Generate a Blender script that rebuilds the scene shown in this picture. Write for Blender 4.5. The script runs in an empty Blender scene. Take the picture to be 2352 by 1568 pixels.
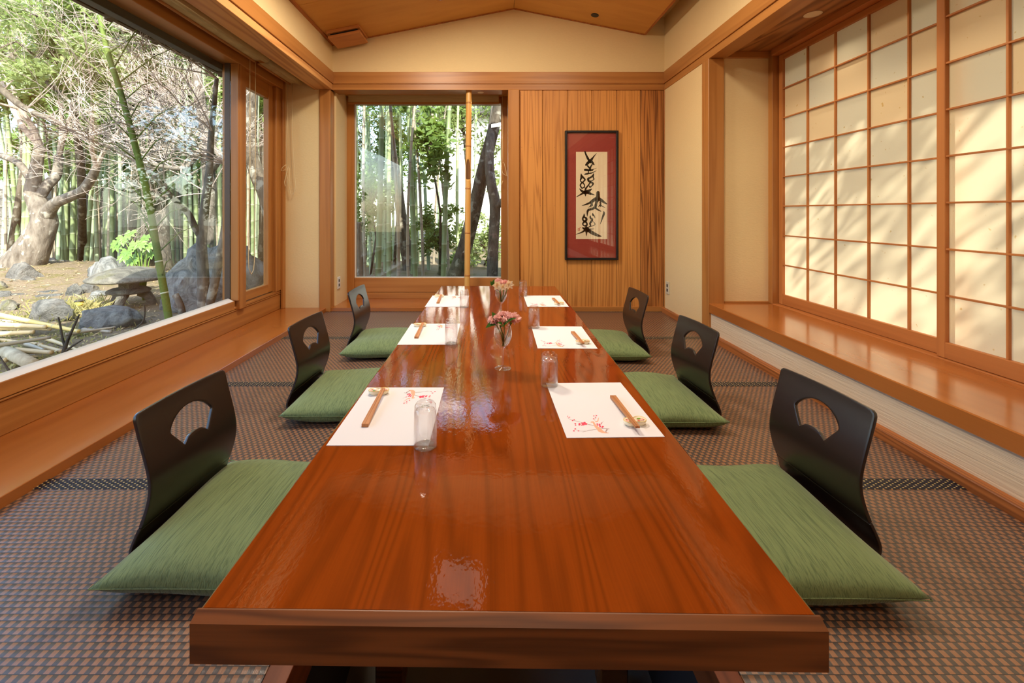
import bpy, bmesh, math, random
import numpy as np
from mathutils import Vector, Matrix, Euler

random.seed(11)
RNG = np.random.default_rng(11)
SC = bpy.context.scene
COL = SC.collection
PI = math.pi

# ------------------------------------------------------------------ camera, world, sun, exposure
# room axes: +Y towards the back wall, X across, Z up, tatami at z = 0, camera 0.968 m above it
F, CX, CY, CZ = 1000.0, 1127.0, 487.0, 0.968
cam_d = bpy.data.cameras.new('camera')
cam_d.sensor_fit = 'HORIZONTAL'; cam_d.sensor_width = 36.0
cam_d.lens = F / 2352 * 36.0
cam_d.shift_x = (1176 - CX) / 2352
cam_d.shift_y = -(784 - CY) / 2352
cam_d.clip_start = 0.02; cam_d.clip_end = 200
cam = bpy.data.objects.new('camera', cam_d); COL.objects.link(cam)
cam.location = (0, 0, CZ); cam.rotation_euler = (PI/2, 0, 0)
SC.camera = cam

SUN_V = Vector((0.29, -0.69, 0.66)).normalized()
world = bpy.data.worlds.new('sky'); SC.world = world; world.use_nodes = True
wn = world.node_tree; wn.nodes.clear()
sky = wn.nodes.new('ShaderNodeTexSky'); sky.sky_type = 'NISHITA'; sky.sun_disc = False
sky.sun_elevation = math.asin(SUN_V.z); sky.sun_rotation = math.atan2(SUN_V.x, SUN_V.y)
sky.air_density = 1.0; sky.dust_density = 1.2; sky.ozone_density = 0.6
bg = wn.nodes.new('ShaderNodeBackground'); bg.inputs['Strength'].default_value = 0.98
wo = wn.nodes.new('ShaderNodeOutputWorld')
wn.links.new(sky.outputs[0], bg.inputs[0]); wn.links.new(bg.outputs[0], wo.inputs[0])

sun_d = bpy.data.lights.new('sun', 'SUN'); sun_d.energy = 14.0; sun_d.angle = math.radians(0.6)
sun_d.color = (1.0, 0.94, 0.84)
sun = bpy.data.objects.new('sun', sun_d); COL.objects.link(sun)
sun.location = SUN_V * 30
sun.rotation_euler = (-SUN_V).to_track_quat('-Z', 'Y').to_euler()

SC.view_settings.view_transform = 'Standard'
SC.view_settings.look = 'None'
SC.view_settings.gamma = 1.0
SC.view_settings.use_curve_mapping = False
SC.view_settings.exposure = 0.0
SC.cycles.max_bounces = 8; SC.cycles.diffuse_bounces = 4; SC.cycles.glossy_bounces = 3
SC.cycles.use_adaptive_sampling = True; SC.cycles.adaptive_threshold = 0.04; SC.cycles.adaptive_min_samples = 16
SC.cycles.transmission_bounces = 6; SC.cycles.transparent_max_bounces = 16
SC.cycles.sample_clamp_indirect = 6.0
SC.cycles.caustics_reflective = False; SC.cycles.caustics_refractive = False
LAMP_W = 0.92     # overall strength of the room's real and added lamps
WARM = (1.0, 0.86, 0.68)

# ------------------------------------------------------------------ helpers
def lin(c):
    return tuple((x/12.92 if x <= 0.04045 else ((x+0.055)/1.055)**2.4) for x in c)
def rgb(r, g, b):
    return lin((r/255, g/255, b/255)) + (1.0,)
def P(px, py, Y):                       # the point seen at a pixel, on the frontal plane at depth Y
    return Vector(((px-CX)/F*Y, Y, CZ-(py-CY)/F*Y))
def G(px, py, zg=-0.10):                # the point seen at a pixel, on a horizontal plane
    Y = (CZ-zg)*F/(py-CY)
    return P(px, py, Y)

def tag(o, label=None, cat=None, group=None, kind=None):
    if label: o['label'] = label
    if cat: o['category'] = cat
    if group: o['group'] = group
    if kind: o['kind'] = kind
    return o
def link(name, me, parent=None, loc=None):
    o = bpy.data.objects.new(name, me); COL.objects.link(o)
    if parent is not None: o.parent = parent
    if loc is not None: o.location = loc
    return o
def empty(name, loc=(0, 0, 0), rz=0.0):
    o = bpy.data.objects.new(name, None); COL.objects.link(o)
    o.location = loc; o.rotation_euler = (0, 0, rz); o.empty_display_size = 0.05
    return o
def thing(name, label, cat, loc=(0, 0, 0), rz=0.0, group=None, kind=None):
    return tag(empty(name, loc, rz), label, cat, group, kind)
def copy_tree(o, parent=None):
    c = o.copy(); COL.objects.link(c)
    if parent is not None: c.parent = parent
    for ch in list(o.children): copy_tree(ch, c)
    return c
def mesh(name, v, f, mat, smooth=False, mats=None, idx=None):
    me = bpy.data.meshes.new(name); me.from_pydata([tuple(p) for p in v], [], f)
    for m in (mats or [mat]): me.materials.append(m)
    if idx is not None: me.polygons.foreach_set('material_index', idx)
    if smooth: me.polygons.foreach_set('use_smooth', [True]*len(me.polygons))
    me.update(); return me
_boxes = {}
def box_mesh(sx, sy, sz, mat, bev):
    key = (round(sx, 5), round(sy, 5), round(sz, 5), mat.name, bev)
    if key in _boxes: return _boxes[key]
    bm = bmesh.new(); bmesh.ops.create_cube(bm, size=1.0)
    for v in bm.verts: v.co = Vector((v.co.x*sx, v.co.y*sy, v.co.z*sz))
    b = min(bev, 0.3*min(sx, sy, sz))
    if b > 1e-5: bmesh.ops.bevel(bm, geom=bm.edges[:], offset=b, segments=1, affect='EDGES', profile=0.5)
    me = bpy.data.meshes.new('box'); bm.to_mesh(me); bm.free(); me.materials.append(mat)
    _boxes[key] = me; return me
def box(name, x0, x1, y0, y1, z0, z1, mat, parent=None, bev=0.002):
    """axis-aligned board given by its world extents (parent-space when parented to a placed empty)"""
    me = box_mesh(x1-x0, y1-y0, z1-z0, mat, bev)
    o = link(name, me, parent, ((x0+x1)/2, (y0+y1)/2, (z0+z1)/2)); return o
def struct(name, label, x0, x1, y0, y1, z0, z1, mat, bev=0.002, cat=None):
    return tag(box(name, x0, x1, y0, y1, z0, z1, mat, None, bev), label, cat, None, 'structure')

class MB:
    def __init__(s): s.v = []; s.f = []
    def tube(s, pts, radii, n=6, cap=True):
        pts = [Vector(p) for p in pts]
        if not hasattr(radii, '__len__'): radii = [radii]*len(pts)
        base = len(s.v); ref = None
        for i, p in enumerate(pts):
            d = (pts[min(i+1, len(pts)-1)]-pts[max(i-1, 0)])
            d = d.normalized() if d.length > 1e-9 else Vector((0, 0, 1))
            if ref is None:
                ref = d.cross(Vector((0, 0, 1)) if abs(d.z) < 0.9 else Vector((1, 0, 0))).normalized()
            a = (ref - d*ref.dot(d)); a = a.normalized() if a.length > 1e-6 else d.orthogonal().normalized()
            ref = a; b = d.cross(a)
            for k in range(n):
                t = 2*PI*k/n
                s.v.append(p + (a*math.cos(t)+b*math.sin(t))*radii[i])
        for i in range(len(pts)-1):
            for k in range(n):
                q = base+i*n; k2 = (k+1) % n
                s.f.append((q+k, q+k2, q+n+k2, q+n+k))
        if cap:
            s.f.append(tuple(base+k for k in range(n))[::-1])
            q = base+(len(pts)-1)*n; s.f.append(tuple(q+k for k in range(n)))
        return s
    def lathe(s, prof, n=32, loc=(0, 0, 0)):
        base = len(s.v); lx, ly, lz = loc
        for r, z in prof:
            for k in range(n):
                t = 2*PI*k/n; s.v.append(Vector((lx+r*math.cos(t), ly+r*math.sin(t), lz+z)))
        m = len(prof)
        for i in range(m-1):
            for k in range(n):
                k2 = (k+1) % n; q = base+i*n
                s.f.append((q+k, q+k2, q+n+k2, q+n+k))
        if prof[0][0] > 1e-6: s.f.append(tuple(base+k for k in range(n))[::-1])
        if prof[-1][0] > 1e-6: s.f.append(tuple(base+(m-1)*n+k for k in range(n)))
        return s
    def prism(s, poly, axis, a, b):
        """polygon (list of 2-tuples) extruded along axis 'x','y','z' from a to b"""
        n = len(poly); base = len(s.v)
        for t in (a, b):
            for (u, w) in poly:
                s.v.append(Vector({'x': (t, u, w), 'y': (u, t, w), 'z': (u, w, t)}[axis]))
        for k in range(n):
            k2 = (k+1) % n; s.f.append((base+k, base+k2, base+n+k2, base+n+k))
        s.f.append(tuple(base+k for k in range(n))[::-1]); s.f.append(tuple(base+n+k for k in range(n)))
        return s
    def poly(s, pts):
        b = len(s.v); s.v += [Vector(p) for p in pts]; s.f.append(tuple(range(b, b+len(pts)))); return s
    def build(s, name, mat, parent=None, smooth=False, loc=None):
        me = mesh(name, s.v, s.f, mat, smooth)
        bm = bmesh.new(); bm.from_mesh(me); bmesh.ops.recalc_face_normals(bm, faces=bm.faces[:]); bm.to_mesh(me); bm.free()
        return link(name, me, parent, loc)

# ------------------------------------------------------------------ materials
def newmat(name):
    m = bpy.data.materials.new(name); m.use_nodes = True
    nt = m.node_tree; nt.nodes.clear()
    out = nt.nodes.new('ShaderNodeOutputMaterial')
    return m, nt, out
def nd(nt, t, **kw):
    n = nt.nodes.new(t)
    for k, v in kw.items(): setattr(n, k, v)
    return n
def setin(n, **kw):
    for k, v in kw.items(): n.inputs[k.replace('_', ' ')].default_value = v
def coords(nt, obj=False, scale=(1, 1, 1), rand=True):
    if obj: src = nd(nt, 'ShaderNodeTexCoord').outputs['Object']
    else: src = nd(nt, 'ShaderNodeNewGeometry').outputs['Position']
    if rand:
        oi = nd(nt, 'ShaderNodeObjectInfo')
        mu = nd(nt, 'ShaderNodeVectorMath', operation='SCALE'); mu.inputs[0].default_value = (7.3, 5.1, 9.7)
        nt.links.new(oi.outputs['Random'], mu.inputs['Scale'])
        ad = nd(nt, 'ShaderNodeVectorMath', operation='ADD')
        nt.links.new(src, ad.inputs[0]); nt.links.new(mu.outputs[0], ad.inputs[1]); src = ad.outputs[0]
    mp = nd(nt, 'ShaderNodeMapping'); mp.inputs['Scale'].default_value = scale
    nt.links.new(src, mp.inputs['Vector'])
    return mp.outputs[0], src
def math_n(nt, op, a, b=None):
    n = nd(nt, 'ShaderNodeMath', operation=op)
    for i, x in enumerate((a, b)):
        if x is None: continue
        if isinstance(x, (int, float)): n.inputs[i].default_value = x
        else: nt.links.new(x, n.inputs[i])
    return n.outputs[0]
def mixc(nt, f, a, b):
    n = nd(nt, 'ShaderNodeMix', data_type='RGBA')
    for k, x in ((0, f), (6, a), (7, b)):
        if isinstance(x, (int, float)): n.inputs[k].default_value = x
        elif isinstance(x, tuple): n.inputs[k].default_value = x
        else: nt.links.new(x, n.inputs[k])
    return n.outputs[2]
def noise(nt, vec, scale=1.0, detail=3.0, rough=0.5, dist=0.0):
    n = nd(nt, 'ShaderNodeTexNoise'); setin(n, Scale=scale, Detail=detail, Roughness=rough, Distortion=dist)
    nt.links.new(vec, n.inputs['Vector']); return n.outputs['Fac']
def ramp(nt, fac, stops):
    n = nd(nt, 'ShaderNodeValToRGB'); e = n.color_ramp.elements
    while len(e) < len(stops): e.new(0.5)
    for i, (p, c) in enumerate(stops): e[i].position = p; e[i].color = c
    nt.links.new(fac, n.inputs[0]); return n.outputs[0]
def bump(nt, h, strength, dist=0.002):
    n = nd(nt, 'ShaderNodeBump'); setin(n, Strength=strength, Distance=dist)
    nt.links.new(h, n.inputs['Height']); return n.outputs[0]
def principled(nt, out, col, rough=0.5, spec=0.5, coat=0.0, coat_rough=0.05, normal=None, metal=0.0):
    b = nd(nt, 'ShaderNodeBsdfPrincipled')
    if isinstance(col, tuple): b.inputs['Base Color'].default_value = col
    else: nt.links.new(col, b.inputs['Base Color'])
    if isinstance(rough, (int, float)): b.inputs['Roughness'].default_value = rough
    else: nt.links.new(rough, b.inputs['Roughness'])
    setin(b, Metallic=metal); b.inputs['Specular IOR Level'].default_value = spec
    b.inputs['Coat Weight'].default_value = coat; b.inputs['Coat Roughness'].default_value = coat_rough
    if normal is not None: nt.links.new(normal, b.inputs['Normal'])
    nt.links.new(b.outputs[0], out.inputs['Surface']); return b

def plain(name, col, rough=0.5, spec=0.5, metal=0.0, coat=0.0):
    m, nt, out = newmat(name); principled(nt, out, col, rough, spec, coat, metal=metal); return m
def wood(name, light, dark, axis='y', across=6.0, along=0.5, rings=9.0, amount=0.55, rough=0.4, spec=0.4,
         coat=0.0, coat_rough=0.06, fibre=0.35, obj=False, sharp=1.6, relief=0.05, peel=0.0):
    m, nt, out = newmat(name)
    s = {'x': (along, across, across), 'y': (across, along, across), 'z': (across, across, along)}[axis]
    v, src = coords(nt, obj, s)
    n1 = noise(nt, v, 1.0, 2.0, 0.45, 0.15)
    sn = math_n(nt, 'SINE', math_n(nt, 'MULTIPLY', n1, rings*2*PI))
    r = math_n(nt, 'POWER', math_n(nt, 'MULTIPLY_ADD', sn, 0.5), sharp)
    r.node.inputs[0].links[0].from_node.inputs[2].default_value = 0.5
    fs = {'x': (3, 260, 260), 'y': (260, 3, 260), 'z': (260, 260, 3)}[axis]
    mp = nd(nt, 'ShaderNodeMapping'); mp.inputs['Scale'].default_value = fs; nt.links.new(src, mp.inputs['Vector'])
    n2 = noise(nt, mp.outputs[0], 1.0, 2.0, 0.6)
    ls = {'x': (.7, 5, 5), 'y': (5, .7, 5), 'z': (5, 5, .7)}[axis]
    mp2 = nd(nt, 'ShaderNodeMapping'); mp2.inputs['Scale'].default_value = ls; nt.links.new(src, mp2.inputs['Vector'])
    n3 = noise(nt, mp2.outputs[0], 1.0, 3.0, 0.55)
    t = math_n(nt, 'ADD', math_n(nt, 'MULTIPLY', r, amount),
               math_n(nt, 'MULTIPLY', math_n(nt, 'SUBTRACT', n2, 0.35), fibre))
    t = math_n(nt, 'ADD', t, math_n(nt, 'MULTIPLY', math_n(nt, 'SUBTRACT', n3, 0.45), 0.7))
    t.node.use_clamp = True
    c = mixc(nt, t, light, dark)
    h = math_n(nt, 'ADD', math_n(nt, 'MULTIPLY', t, -0.6), 0.0)
    if peel:
        vp, _ = coords(nt, obj, (1, 1, 1)); h = math_n(nt, 'ADD', h, math_n(nt, 'MULTIPLY', noise(nt, vp, 130.0, 1.0), peel))
    principled(nt, out, c, rough, spec, coat, coat_rough, bump(nt, h, relief, 0.001))
    if coat and peel:
        b = [n for n in nt.nodes if n.type == 'BSDF_PRINCIPLED'][0]
        vp2, _ = coords(nt, obj, (1, 0.55, 1))
        nt.links.new(bump(nt, noise(nt, vp2, 95.0, 2.0, 0.6), 0.16, 0.0012), b.inputs['Coat Normal'])
    return m

W_L, W_D = rgb(182, 124, 64), rgb(148, 90, 40)
M = {}
for ax in 'xyz':
    M['frame_'+ax] = wood('cedar frame '+ax, W_L, W_D, ax, across=9, along=0.35, rings=4, amount=0.45, rough=0.38)
    M['ledge_'+ax] = wood('polished ledge '+ax, rgb(176, 106, 48), rgb(134, 72, 26), ax, across=4, along=0.6, rings=3,
                          amount=0.35, rough=0.22, coat=0.5, coat_rough=0.12, fibre=0.2)
M['grain_y'] = wood('pine beam', rgb(216, 160, 98), rgb(168, 104, 50), 'y', across=5, along=0.3, rings=10, amount=0.6, rough=0.5)
M['soffit'] = wood('dark grain soffit', rgb(176, 120, 66), rgb(118, 70, 32), 'y', across=4, along=0.45, rings=13, amount=0.75, rough=0.5)
M['cedar'] = wood('cedar board', rgb(208, 142, 70), rgb(150, 88, 34), 'z', across=15, along=0.32, rings=8, amount=0.5, rough=0.5, sharp=3.0, fibre=0.25)
M['cedar_dark'] = wood('dark cedar board', rgb(192, 124, 60), rgb(112, 62, 22), 'z', across=11, along=0.30, rings=13, amount=0.8, rough=0.5, sharp=1.6)
M['ceil'] = wood('ceiling veneer', rgb(214, 158, 80), rgb(188, 128, 56), 'x', across=12, along=0.9, rings=2, amount=0.2, rough=0.5, fibre=0.3)
M['ceil_trim'] = wood('ceiling trim', rgb(182, 112, 54), rgb(140, 80, 34), 'y', rough=0.5)
M['table'] = wood('varnished table', rgb(140, 62, 14), rgb(86, 36, 8), 'y', across=5.5, along=0.55, rings=15, amount=0.34,
                  rough=0.5, spec=0.0, coat=1.0, coat_rough=0.04, fibre=0.4, relief=0.03, peel=0.4, sharp=2.2)
M['table_end'] = wood('table end board', rgb(132, 76, 34), rgb(72, 38, 14), 'x', across=16, along=1.2, rings=6, amount=0.6, rough=0.42)
M['base_y'] = wood('skirting y', rgb(176, 108, 56), rgb(118, 66, 30), 'y', across=14, along=0.5, rings=7, amount=0.7, rough=0.5)
M['shoji'] = wood('shoji lattice', rgb(196, 126, 66), rgb(158, 92, 42), 'z', across=20, along=0.5, rings=2, amount=0.3, rough=0.5)
M['shoji_y'] = wood('shoji rail', rgb(190, 120, 62), rgb(150, 86, 38), 'y', across=20, along=0.5, rings=2, amount=0.3, rough=0.5)
M['chop'] = wood('chopstick wood', rgb(196, 134, 84), rgb(150, 92, 52), 'y', across=60, along=3, rings=2, amount=0.4, rough=0.5)
M['vent'] = wood('vent wood', rgb(198, 134, 74), rgb(166, 100, 48), 'x', across=14, along=1, rings=2, amount=0.3, rough=0.45)
M['pit'] = wood('pit frame', rgb(150, 78, 42), rgb(104, 48, 22), 'y', rough=0.4)
M['eave'] = wood('weathered eave', rgb(96, 84, 66), rgb(62, 54, 42), 'x', across=10, along=0.6, rings=3, amount=0.5, rough=0.8)

def plaster_mat(name, col, fine=220.0, stretch=0.22, strength=0.5):
    m, nt, out = newmat(name)
    v, src = coords(nt, False, (stretch, stretch, 1.0), rand=False)
    n = noise(nt, v, fine, 3.0, 0.65)
    v2, _ = coords(nt, False, (1, 1, 1), rand=False)
    n2 = noise(nt, v2, 1.6, 3.0, 0.5)
    c = mixc(nt, n2, col, tuple(x*0.9 for x in col[:3]) + (1,))
    c = mixc(nt, math_n(nt, 'MULTIPLY', n, 0.35), c, tuple(x*0.72 for x in col[:3]) + (1,))
    principled(nt, out, c, 0.9, 0.15, normal=bump(nt, n, strength, 0.003)); return m
M['plaster'] = plaster_mat('cream wall covering', rgb(238, 212, 160))
M['plaster_kick'] = plaster_mat('ribbed kick wall covering', rgb(228, 210, 182), 130.0, 0.03, 0.9)

def tatami_mat():
    m, nt, out = newmat('woven tatami')
    v, src = coords(nt, False, (1, 1, 1), rand=False)
    sx = nd(nt, 'ShaderNodeSeparateXYZ'); nt.links.new(src, sx.inputs[0])
    row = math_n(nt, 'FLOOR', math_n(nt, 'DIVIDE', sx.outputs[1], 0.0172))
    colx = math_n(nt, 'DIVIDE', sx.outputs[0], 0.0122)
    cell = math_n(nt, 'FLOOR', math_n(nt, 'ADD', colx, row))
    par = math_n(nt, 'PINGPONG', cell, 1.0)
    mp = nd(nt, 'ShaderNodeMapping'); mp.inputs['Scale'].default_value = (900, 40, 1); nt.links.new(src, mp.inputs['Vector'])
    fib = noise(nt, mp.outputs[0], 1.0, 2.0)
    fr = math_n(nt, 'FRACT', math_n(nt, 'DIVIDE', sx.outputs[1], 0.0172))
    edge = math_n(nt, 'LESS_THAN', math_n(nt, 'ABSOLUTE', math_n(nt, 'SUBTRACT', fr, 0.5)), 0.43)
    brown = mixc(nt, fib, rgb(112, 78, 54), rgb(172, 124, 90))
    dark = mixc(nt, fib, rgb(50, 45, 44), rgb(92, 82, 78))
    c = mixc(nt, par, brown, dark)
    c = mixc(nt, edge, rgb(56, 44, 40), c)
    h = math_n(nt, 'SINE', math_n(nt, 'MULTIPLY', fr, PI))
    principled(nt, out, c, 0.32, 0.9, normal=bump(nt, math_n(nt, 'ADD', h, math_n(nt, 'MULTIPLY', fib, 0.4)), 0.35, 0.002)); return m
M['tatami'] = tatami_mat()

def heri_mat():
    m, nt, out = newmat('patterned tatami border')
    v, src = coords(nt, False, (1, 1, 1), rand=False)
    sx = nd(nt, 'ShaderNodeSeparateXYZ'); nt.links.new(src, sx.inputs[0])
    u = math_n(nt, 'ADD', sx.outputs[0], sx.outputs[1]); w = math_n(nt, 'SUBTRACT', sx.outputs[0], sx.outputs[1])
    fu = math_n(nt, 'FRACT', math_n(nt, 'DIVIDE', sx.outputs[0], 0.030))
    fw = math_n(nt, 'FRACT', math_n(nt, 'ADD', math_n(nt, 'DIVIDE', sx.outputs[1], 0.0152),
                                      math_n(nt, 'MULTIPLY', math_n(nt, 'FLOOR', math_n(nt, 'DIVIDE', sx.outputs[0], 0.015)), 0.5)))
    a = math_n(nt, 'LESS_THAN', math_n(nt, 'ABSOLUTE', math_n(nt, 'SUBTRACT', math_n(nt, 'FRACT', math_n(nt, 'DIVIDE', sx.outputs[0], 0.015)), 0.5)), 0.20)
    b = math_n(nt, 'LESS_THAN', math_n(nt, 'ABSOLUTE', math_n(nt, 'SUBTRACT', fw, 0.5)), 0.15)
    dot = math_n(nt, 'MULTIPLY', a, b)
    diag = math_n(nt, 'LESS_THAN', math_n(nt, 'FRACT', math_n(nt, 'DIVIDE', u, 0.0151)), 0.14)
    c = mixc(nt, dot, rgb(20, 21, 32), rgb(206, 184, 122))
    c = mixc(nt, math_n(nt, 'MULTIPLY', diag, math_n(nt, 'SUBTRACT', 1.0, dot)), c, rgb(48, 54, 74))
    principled(nt, out, c, 0.5, 0.4); return m
M['heri'] = heri_mat()

def cloth_mat():
    m, nt, out = newmat('green crinkle cotton')
    v, src = coords(nt, True, (1, 1, 1))
    nv = noise(nt, v, 6.0, 2.0)
    mp = nd(nt, 'ShaderNodeMapping'); mp.inputs['Scale'].default_value = (330, 9, 80); nt.links.new(src, mp.inputs['Vector'])
    n = noise(nt, mp.outputs[0], 1.0, 2.0, 0.55, 0.6)
    c = mixc(nt, ramp(nt, n, [(0.33, (0, 0, 0, 1)), (0.55, (1, 1, 1, 1))]), rgb(84, 104, 68), rgb(118, 138, 92))
    c = mixc(nt, math_n(nt, 'MULTIPLY', nv, 0.3), c, rgb(126, 136, 88))
    b = principled(nt, out, c, 0.72, 0.25, normal=bump(nt, n, 0.6, 0.003))
    b.inputs['Sheen Weight'].default_value = 0.25; b.inputs['Sheen Roughness'].default_value = 0.4
    return m
M['cloth'] = cloth_mat()
def lacquer():
    m, nt, out = newmat('dark lacquered plywood')
    v, _ = coords(nt, True, (1, 1, 1)); n = noise(nt, v, 4.0, 2.0)
    c = mixc(nt, n, rgb(34, 24, 20), rgb(44, 30, 24))
    principled(nt, out, c, 0.3, 0.5, coat=0.25, coat_rough=0.25); return m
M['lacquer'] = lacquer()

def thin_glass(name, tint=(1, 1, 1, 1), gloss=0.0, f0=0.04, glass_mix=0.0):
    m, nt, out = newmat(name)
    tr = nd(nt, 'ShaderNodeBsdfTransparent'); tr.inputs[0].default_value = tint
    gl = nd(nt, 'ShaderNodeBsdfGlossy'); gl.inputs['Roughness'].default_value = gloss; gl.inputs[0].default_value = (1, 1, 1, 1)
    g = nd(nt, 'ShaderNodeNewGeometry')
    dp = nd(nt, 'ShaderNodeVectorMath', operation='DOT_PRODUCT')
    nt.links.new(g.outputs['Incoming'], dp.inputs[0]); nt.links.new(g.outputs['Normal'], dp.inputs[1])
    c = math_n(nt, 'SUBTRACT', 1.0, math_n(nt, 'ABSOLUTE', dp.outputs['Value']))
    fr = math_n(nt, 'ADD', f0, math_n(nt, 'MULTIPLY', math_n(nt, 'POWER', c, 5.0), 1-f0))
    mx = nd(nt, 'ShaderNodeMixShader'); nt.links.new(fr, mx.inputs[0]); nt.links.new(tr.outputs[0], mx.inputs[1]); nt.links.new(gl.outputs[0], mx.inputs[2])
    res = mx.outputs[0]
    if glass_mix:
        gs = nd(nt, 'ShaderNodeBsdfGlass'); gs.inputs['Roughness'].default_value = 0.0; gs.inputs['IOR'].default_value = 1.47
        m2 = nd(nt, 'ShaderNodeMixShader'); m2.inputs[0].default_value = glass_mix
        nt.links.new(res, m2.inputs[1]); nt.links.new(gs.outputs[0], m2.inputs[2]); res = m2.outputs[0]
    nt.links.new(res, out.inputs['Surface']); return m
M['pane'] = thin_glass('window glass', (0.97, 0.985, 0.975, 1), f0=0.05)
M['tumbler'] = thin_glass('tumbler glass', (0.98, 0.98, 0.98, 1), f0=0.025, glass_mix=0.16)
M['picture_glass'] = thin_glass('picture glass', (1, 1, 1, 1), f0=0.05)
def water_mat():
    m, nt, out = newmat('vase water')
    tr = nd(nt, 'ShaderNodeBsdfTransparent'); tr.inputs[0].default_value = (0.95, 0.97, 0.93, 1)
    gs = nd(nt, 'ShaderNodeBsdfGlass'); gs.inputs['IOR'].default_value = 1.2
    mx = nd(nt, 'ShaderNodeMixShader'); mx.inputs[0].default_value = 0.45
    nt.links.new(tr.outputs[0], mx.inputs[1]); nt.links.new(gs.outputs[0], mx.inputs[2]); nt.links.new(mx.outputs[0], out.inputs['Surface'])
    return m
M['water'] = water_mat()

def paper_mat(name, col, trans, tcol=None):
    m, nt, out = newmat(name)
    v, _ = coords(nt, False, (1, 1, 1)); n = noise(nt, v, 90.0, 3.0, 0.7); n0 = noise(nt, v, 5.0, 2.0)
    sp = ramp(nt, noise(nt, v, 38.0, 1.0), [(0.74, (1, 1, 1, 1)), (0.80, (0.82, 0.70, 0.45, 1))])
    c = mixc(nt, math_n(nt, 'MULTIPLY', n, 0.12), col, tuple(x*0.8 for x in col[:3]) + (1,))
    c = mixc(nt, math_n(nt, 'MULTIPLY', n0, 0.12), c, tuple(x*y for x, y in zip(col[:3], (1, .93, .78))) + (1,))
    mu = nd(nt, 'ShaderNodeMix', data_type='RGBA', blend_type='MULTIPLY'); mu.inputs[0].default_value = 1.0
    nt.links.new(c, mu.inputs[6]); nt.links.new(sp, mu.inputs[7]); c = mu.outputs[2]
    d = nd(nt, 'ShaderNodeBsdfDiffuse'); t = nd(nt, 'ShaderNodeBsdfTranslucent')
    nt.links.new(c, d.inputs[0]); nt.links.new(c, t.inputs[0])
    mx = nd(nt, 'ShaderNodeMixShader'); mx.inputs[0].default_value = trans
    nt.links.new(d.outputs[0], mx.inputs[1]); nt.links.new(t.outputs[0], mx.inputs[2]); nt.links.new(mx.outputs[0], out.inputs['Surface'])
    return m
M['washi'] = paper_mat('white washi paper', rgb(248, 236, 198), 0.52)
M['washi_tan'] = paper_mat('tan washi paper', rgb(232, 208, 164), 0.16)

M['white'] = plain('white paper', rgb(230, 228, 230), 0.7, 0.2)
M['alu'] = plain('pale sill strip', rgb(236, 234, 228), 0.4)
M['dark_metal'] = plain('dark exterior frame', rgb(46, 42, 38), 0.5)
M['black_frame'] = plain('black frame lacquer', rgb(22, 20, 20), 0.35)
M['red_mount'] = plain('brick red mount', rgb(152, 52, 40), 0.6)
M['scroll'] = plain('cream scroll paper', rgb(240, 220, 182), 0.8, 0.1)
M['ink'] = plain('black ink', rgb(40, 34, 24), 0.8, 0.1)
M['seal'] = plain('red seal ink', rgb(206, 96, 66), 0.8, 0.1)
M['p_red'] = plain('print red', rgb(226, 84, 106), 0.8, 0.1)
M['p_trunk'] = plain('print salmon', rgb(236, 178, 148), 0.8, 0.1)
M['p_grey'] = plain('print grey', rgb(176, 150, 146), 0.8, 0.1)
M['switch'] = plain('beige outlet plate', rgb(206, 198, 172), 0.5)
M['switch_w'] = plain('grey white outlet plate', rgb(222, 220, 214), 0.5)
M['slot'] = plain('outlet slot', rgb(60, 56, 50), 0.6)
M['black'] = plain('black void', rgb(12, 10, 9), 0.8)
M['chrome'] = plain('downlight reflector', rgb(220, 205, 190), 0.15, 0.5, 1.0)
M['ring'] = plain('downlight ring', rgb(232, 214, 184), 0.4)
M['cord'] = plain('cream bead cord', rgb(226, 206, 160), 0.5)
M['ceramic'] = plain('cream porcelain', rgb(248, 236, 206), 0.15, 0.5, 0.0, 0.5)
M['c_yellow'] = plain('porcelain rim yellow', rgb(240, 206, 96), 0.2)
M['c_pink'] = plain('porcelain pink', rgb(238, 190, 170), 0.2)
M['c_green'] = plain('porcelain green', rgb(120, 156, 60), 0.2)
M['c_red'] = plain('porcelain red', rgb(214, 84, 62), 0.2)
M['carpet'] = plain('pit carpet', rgb(58, 50, 50), 0.95, 0.1)
M['concrete'] = plain('concrete base', rgb(120, 116, 108), 0.9)
M['roof'] = plain('dark roof', rgb(70, 68, 66), 0.8)

def blind_mat():
    m, nt, out = newmat('ribbed roller blind'); v, _ = coords(nt, False, (0.02, 0.02, 1), rand=False)
    n = noise(nt, v, 420.0, 2.0); c = mixc(nt, n, rgb(158, 140, 100), rgb(214, 194, 148))
    principled(nt, out, c, 0.85, 0.1); return m
M['blind'] = blind_mat()
def petal_mat(name, a, b):
    m, nt, out = newmat(name); v, _ = coords(nt, False, (1, 1, 1)); n = noise(nt, v, 70.0, 2.0)
    c = mixc(nt, n, a, b); d = nd(nt, 'ShaderNodeBsdfDiffuse'); t = nd(nt, 'ShaderNodeBsdfTranslucent')
    nt.links.new(c, d.inputs[0]); nt.links.new(c, t.inputs[0]); mx = nd(nt, 'ShaderNodeMixShader'); mx.inputs[0].default_value = 0.3
    nt.links.new(d.outputs[0], mx.inputs[1]); nt.links.new(t.outputs[0], mx.inputs[2]); nt.links.new(mx.outputs[0], out.inputs['Surface']); return m
M['pink'] = petal_mat('pink petals', rgb(250, 186, 178), rgb(255, 226, 216))
M['cream_petal'] = petal_mat('cream petals', rgb(250, 236, 214), rgb(252, 224, 160))
M['leaf_dark'] = petal_mat('dark leaf', rgb(50, 90, 34), rgb(84, 128, 52))
M['stem'] = petal_mat('green stem', rgb(112, 146, 62), rgb(148, 170, 90))

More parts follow.
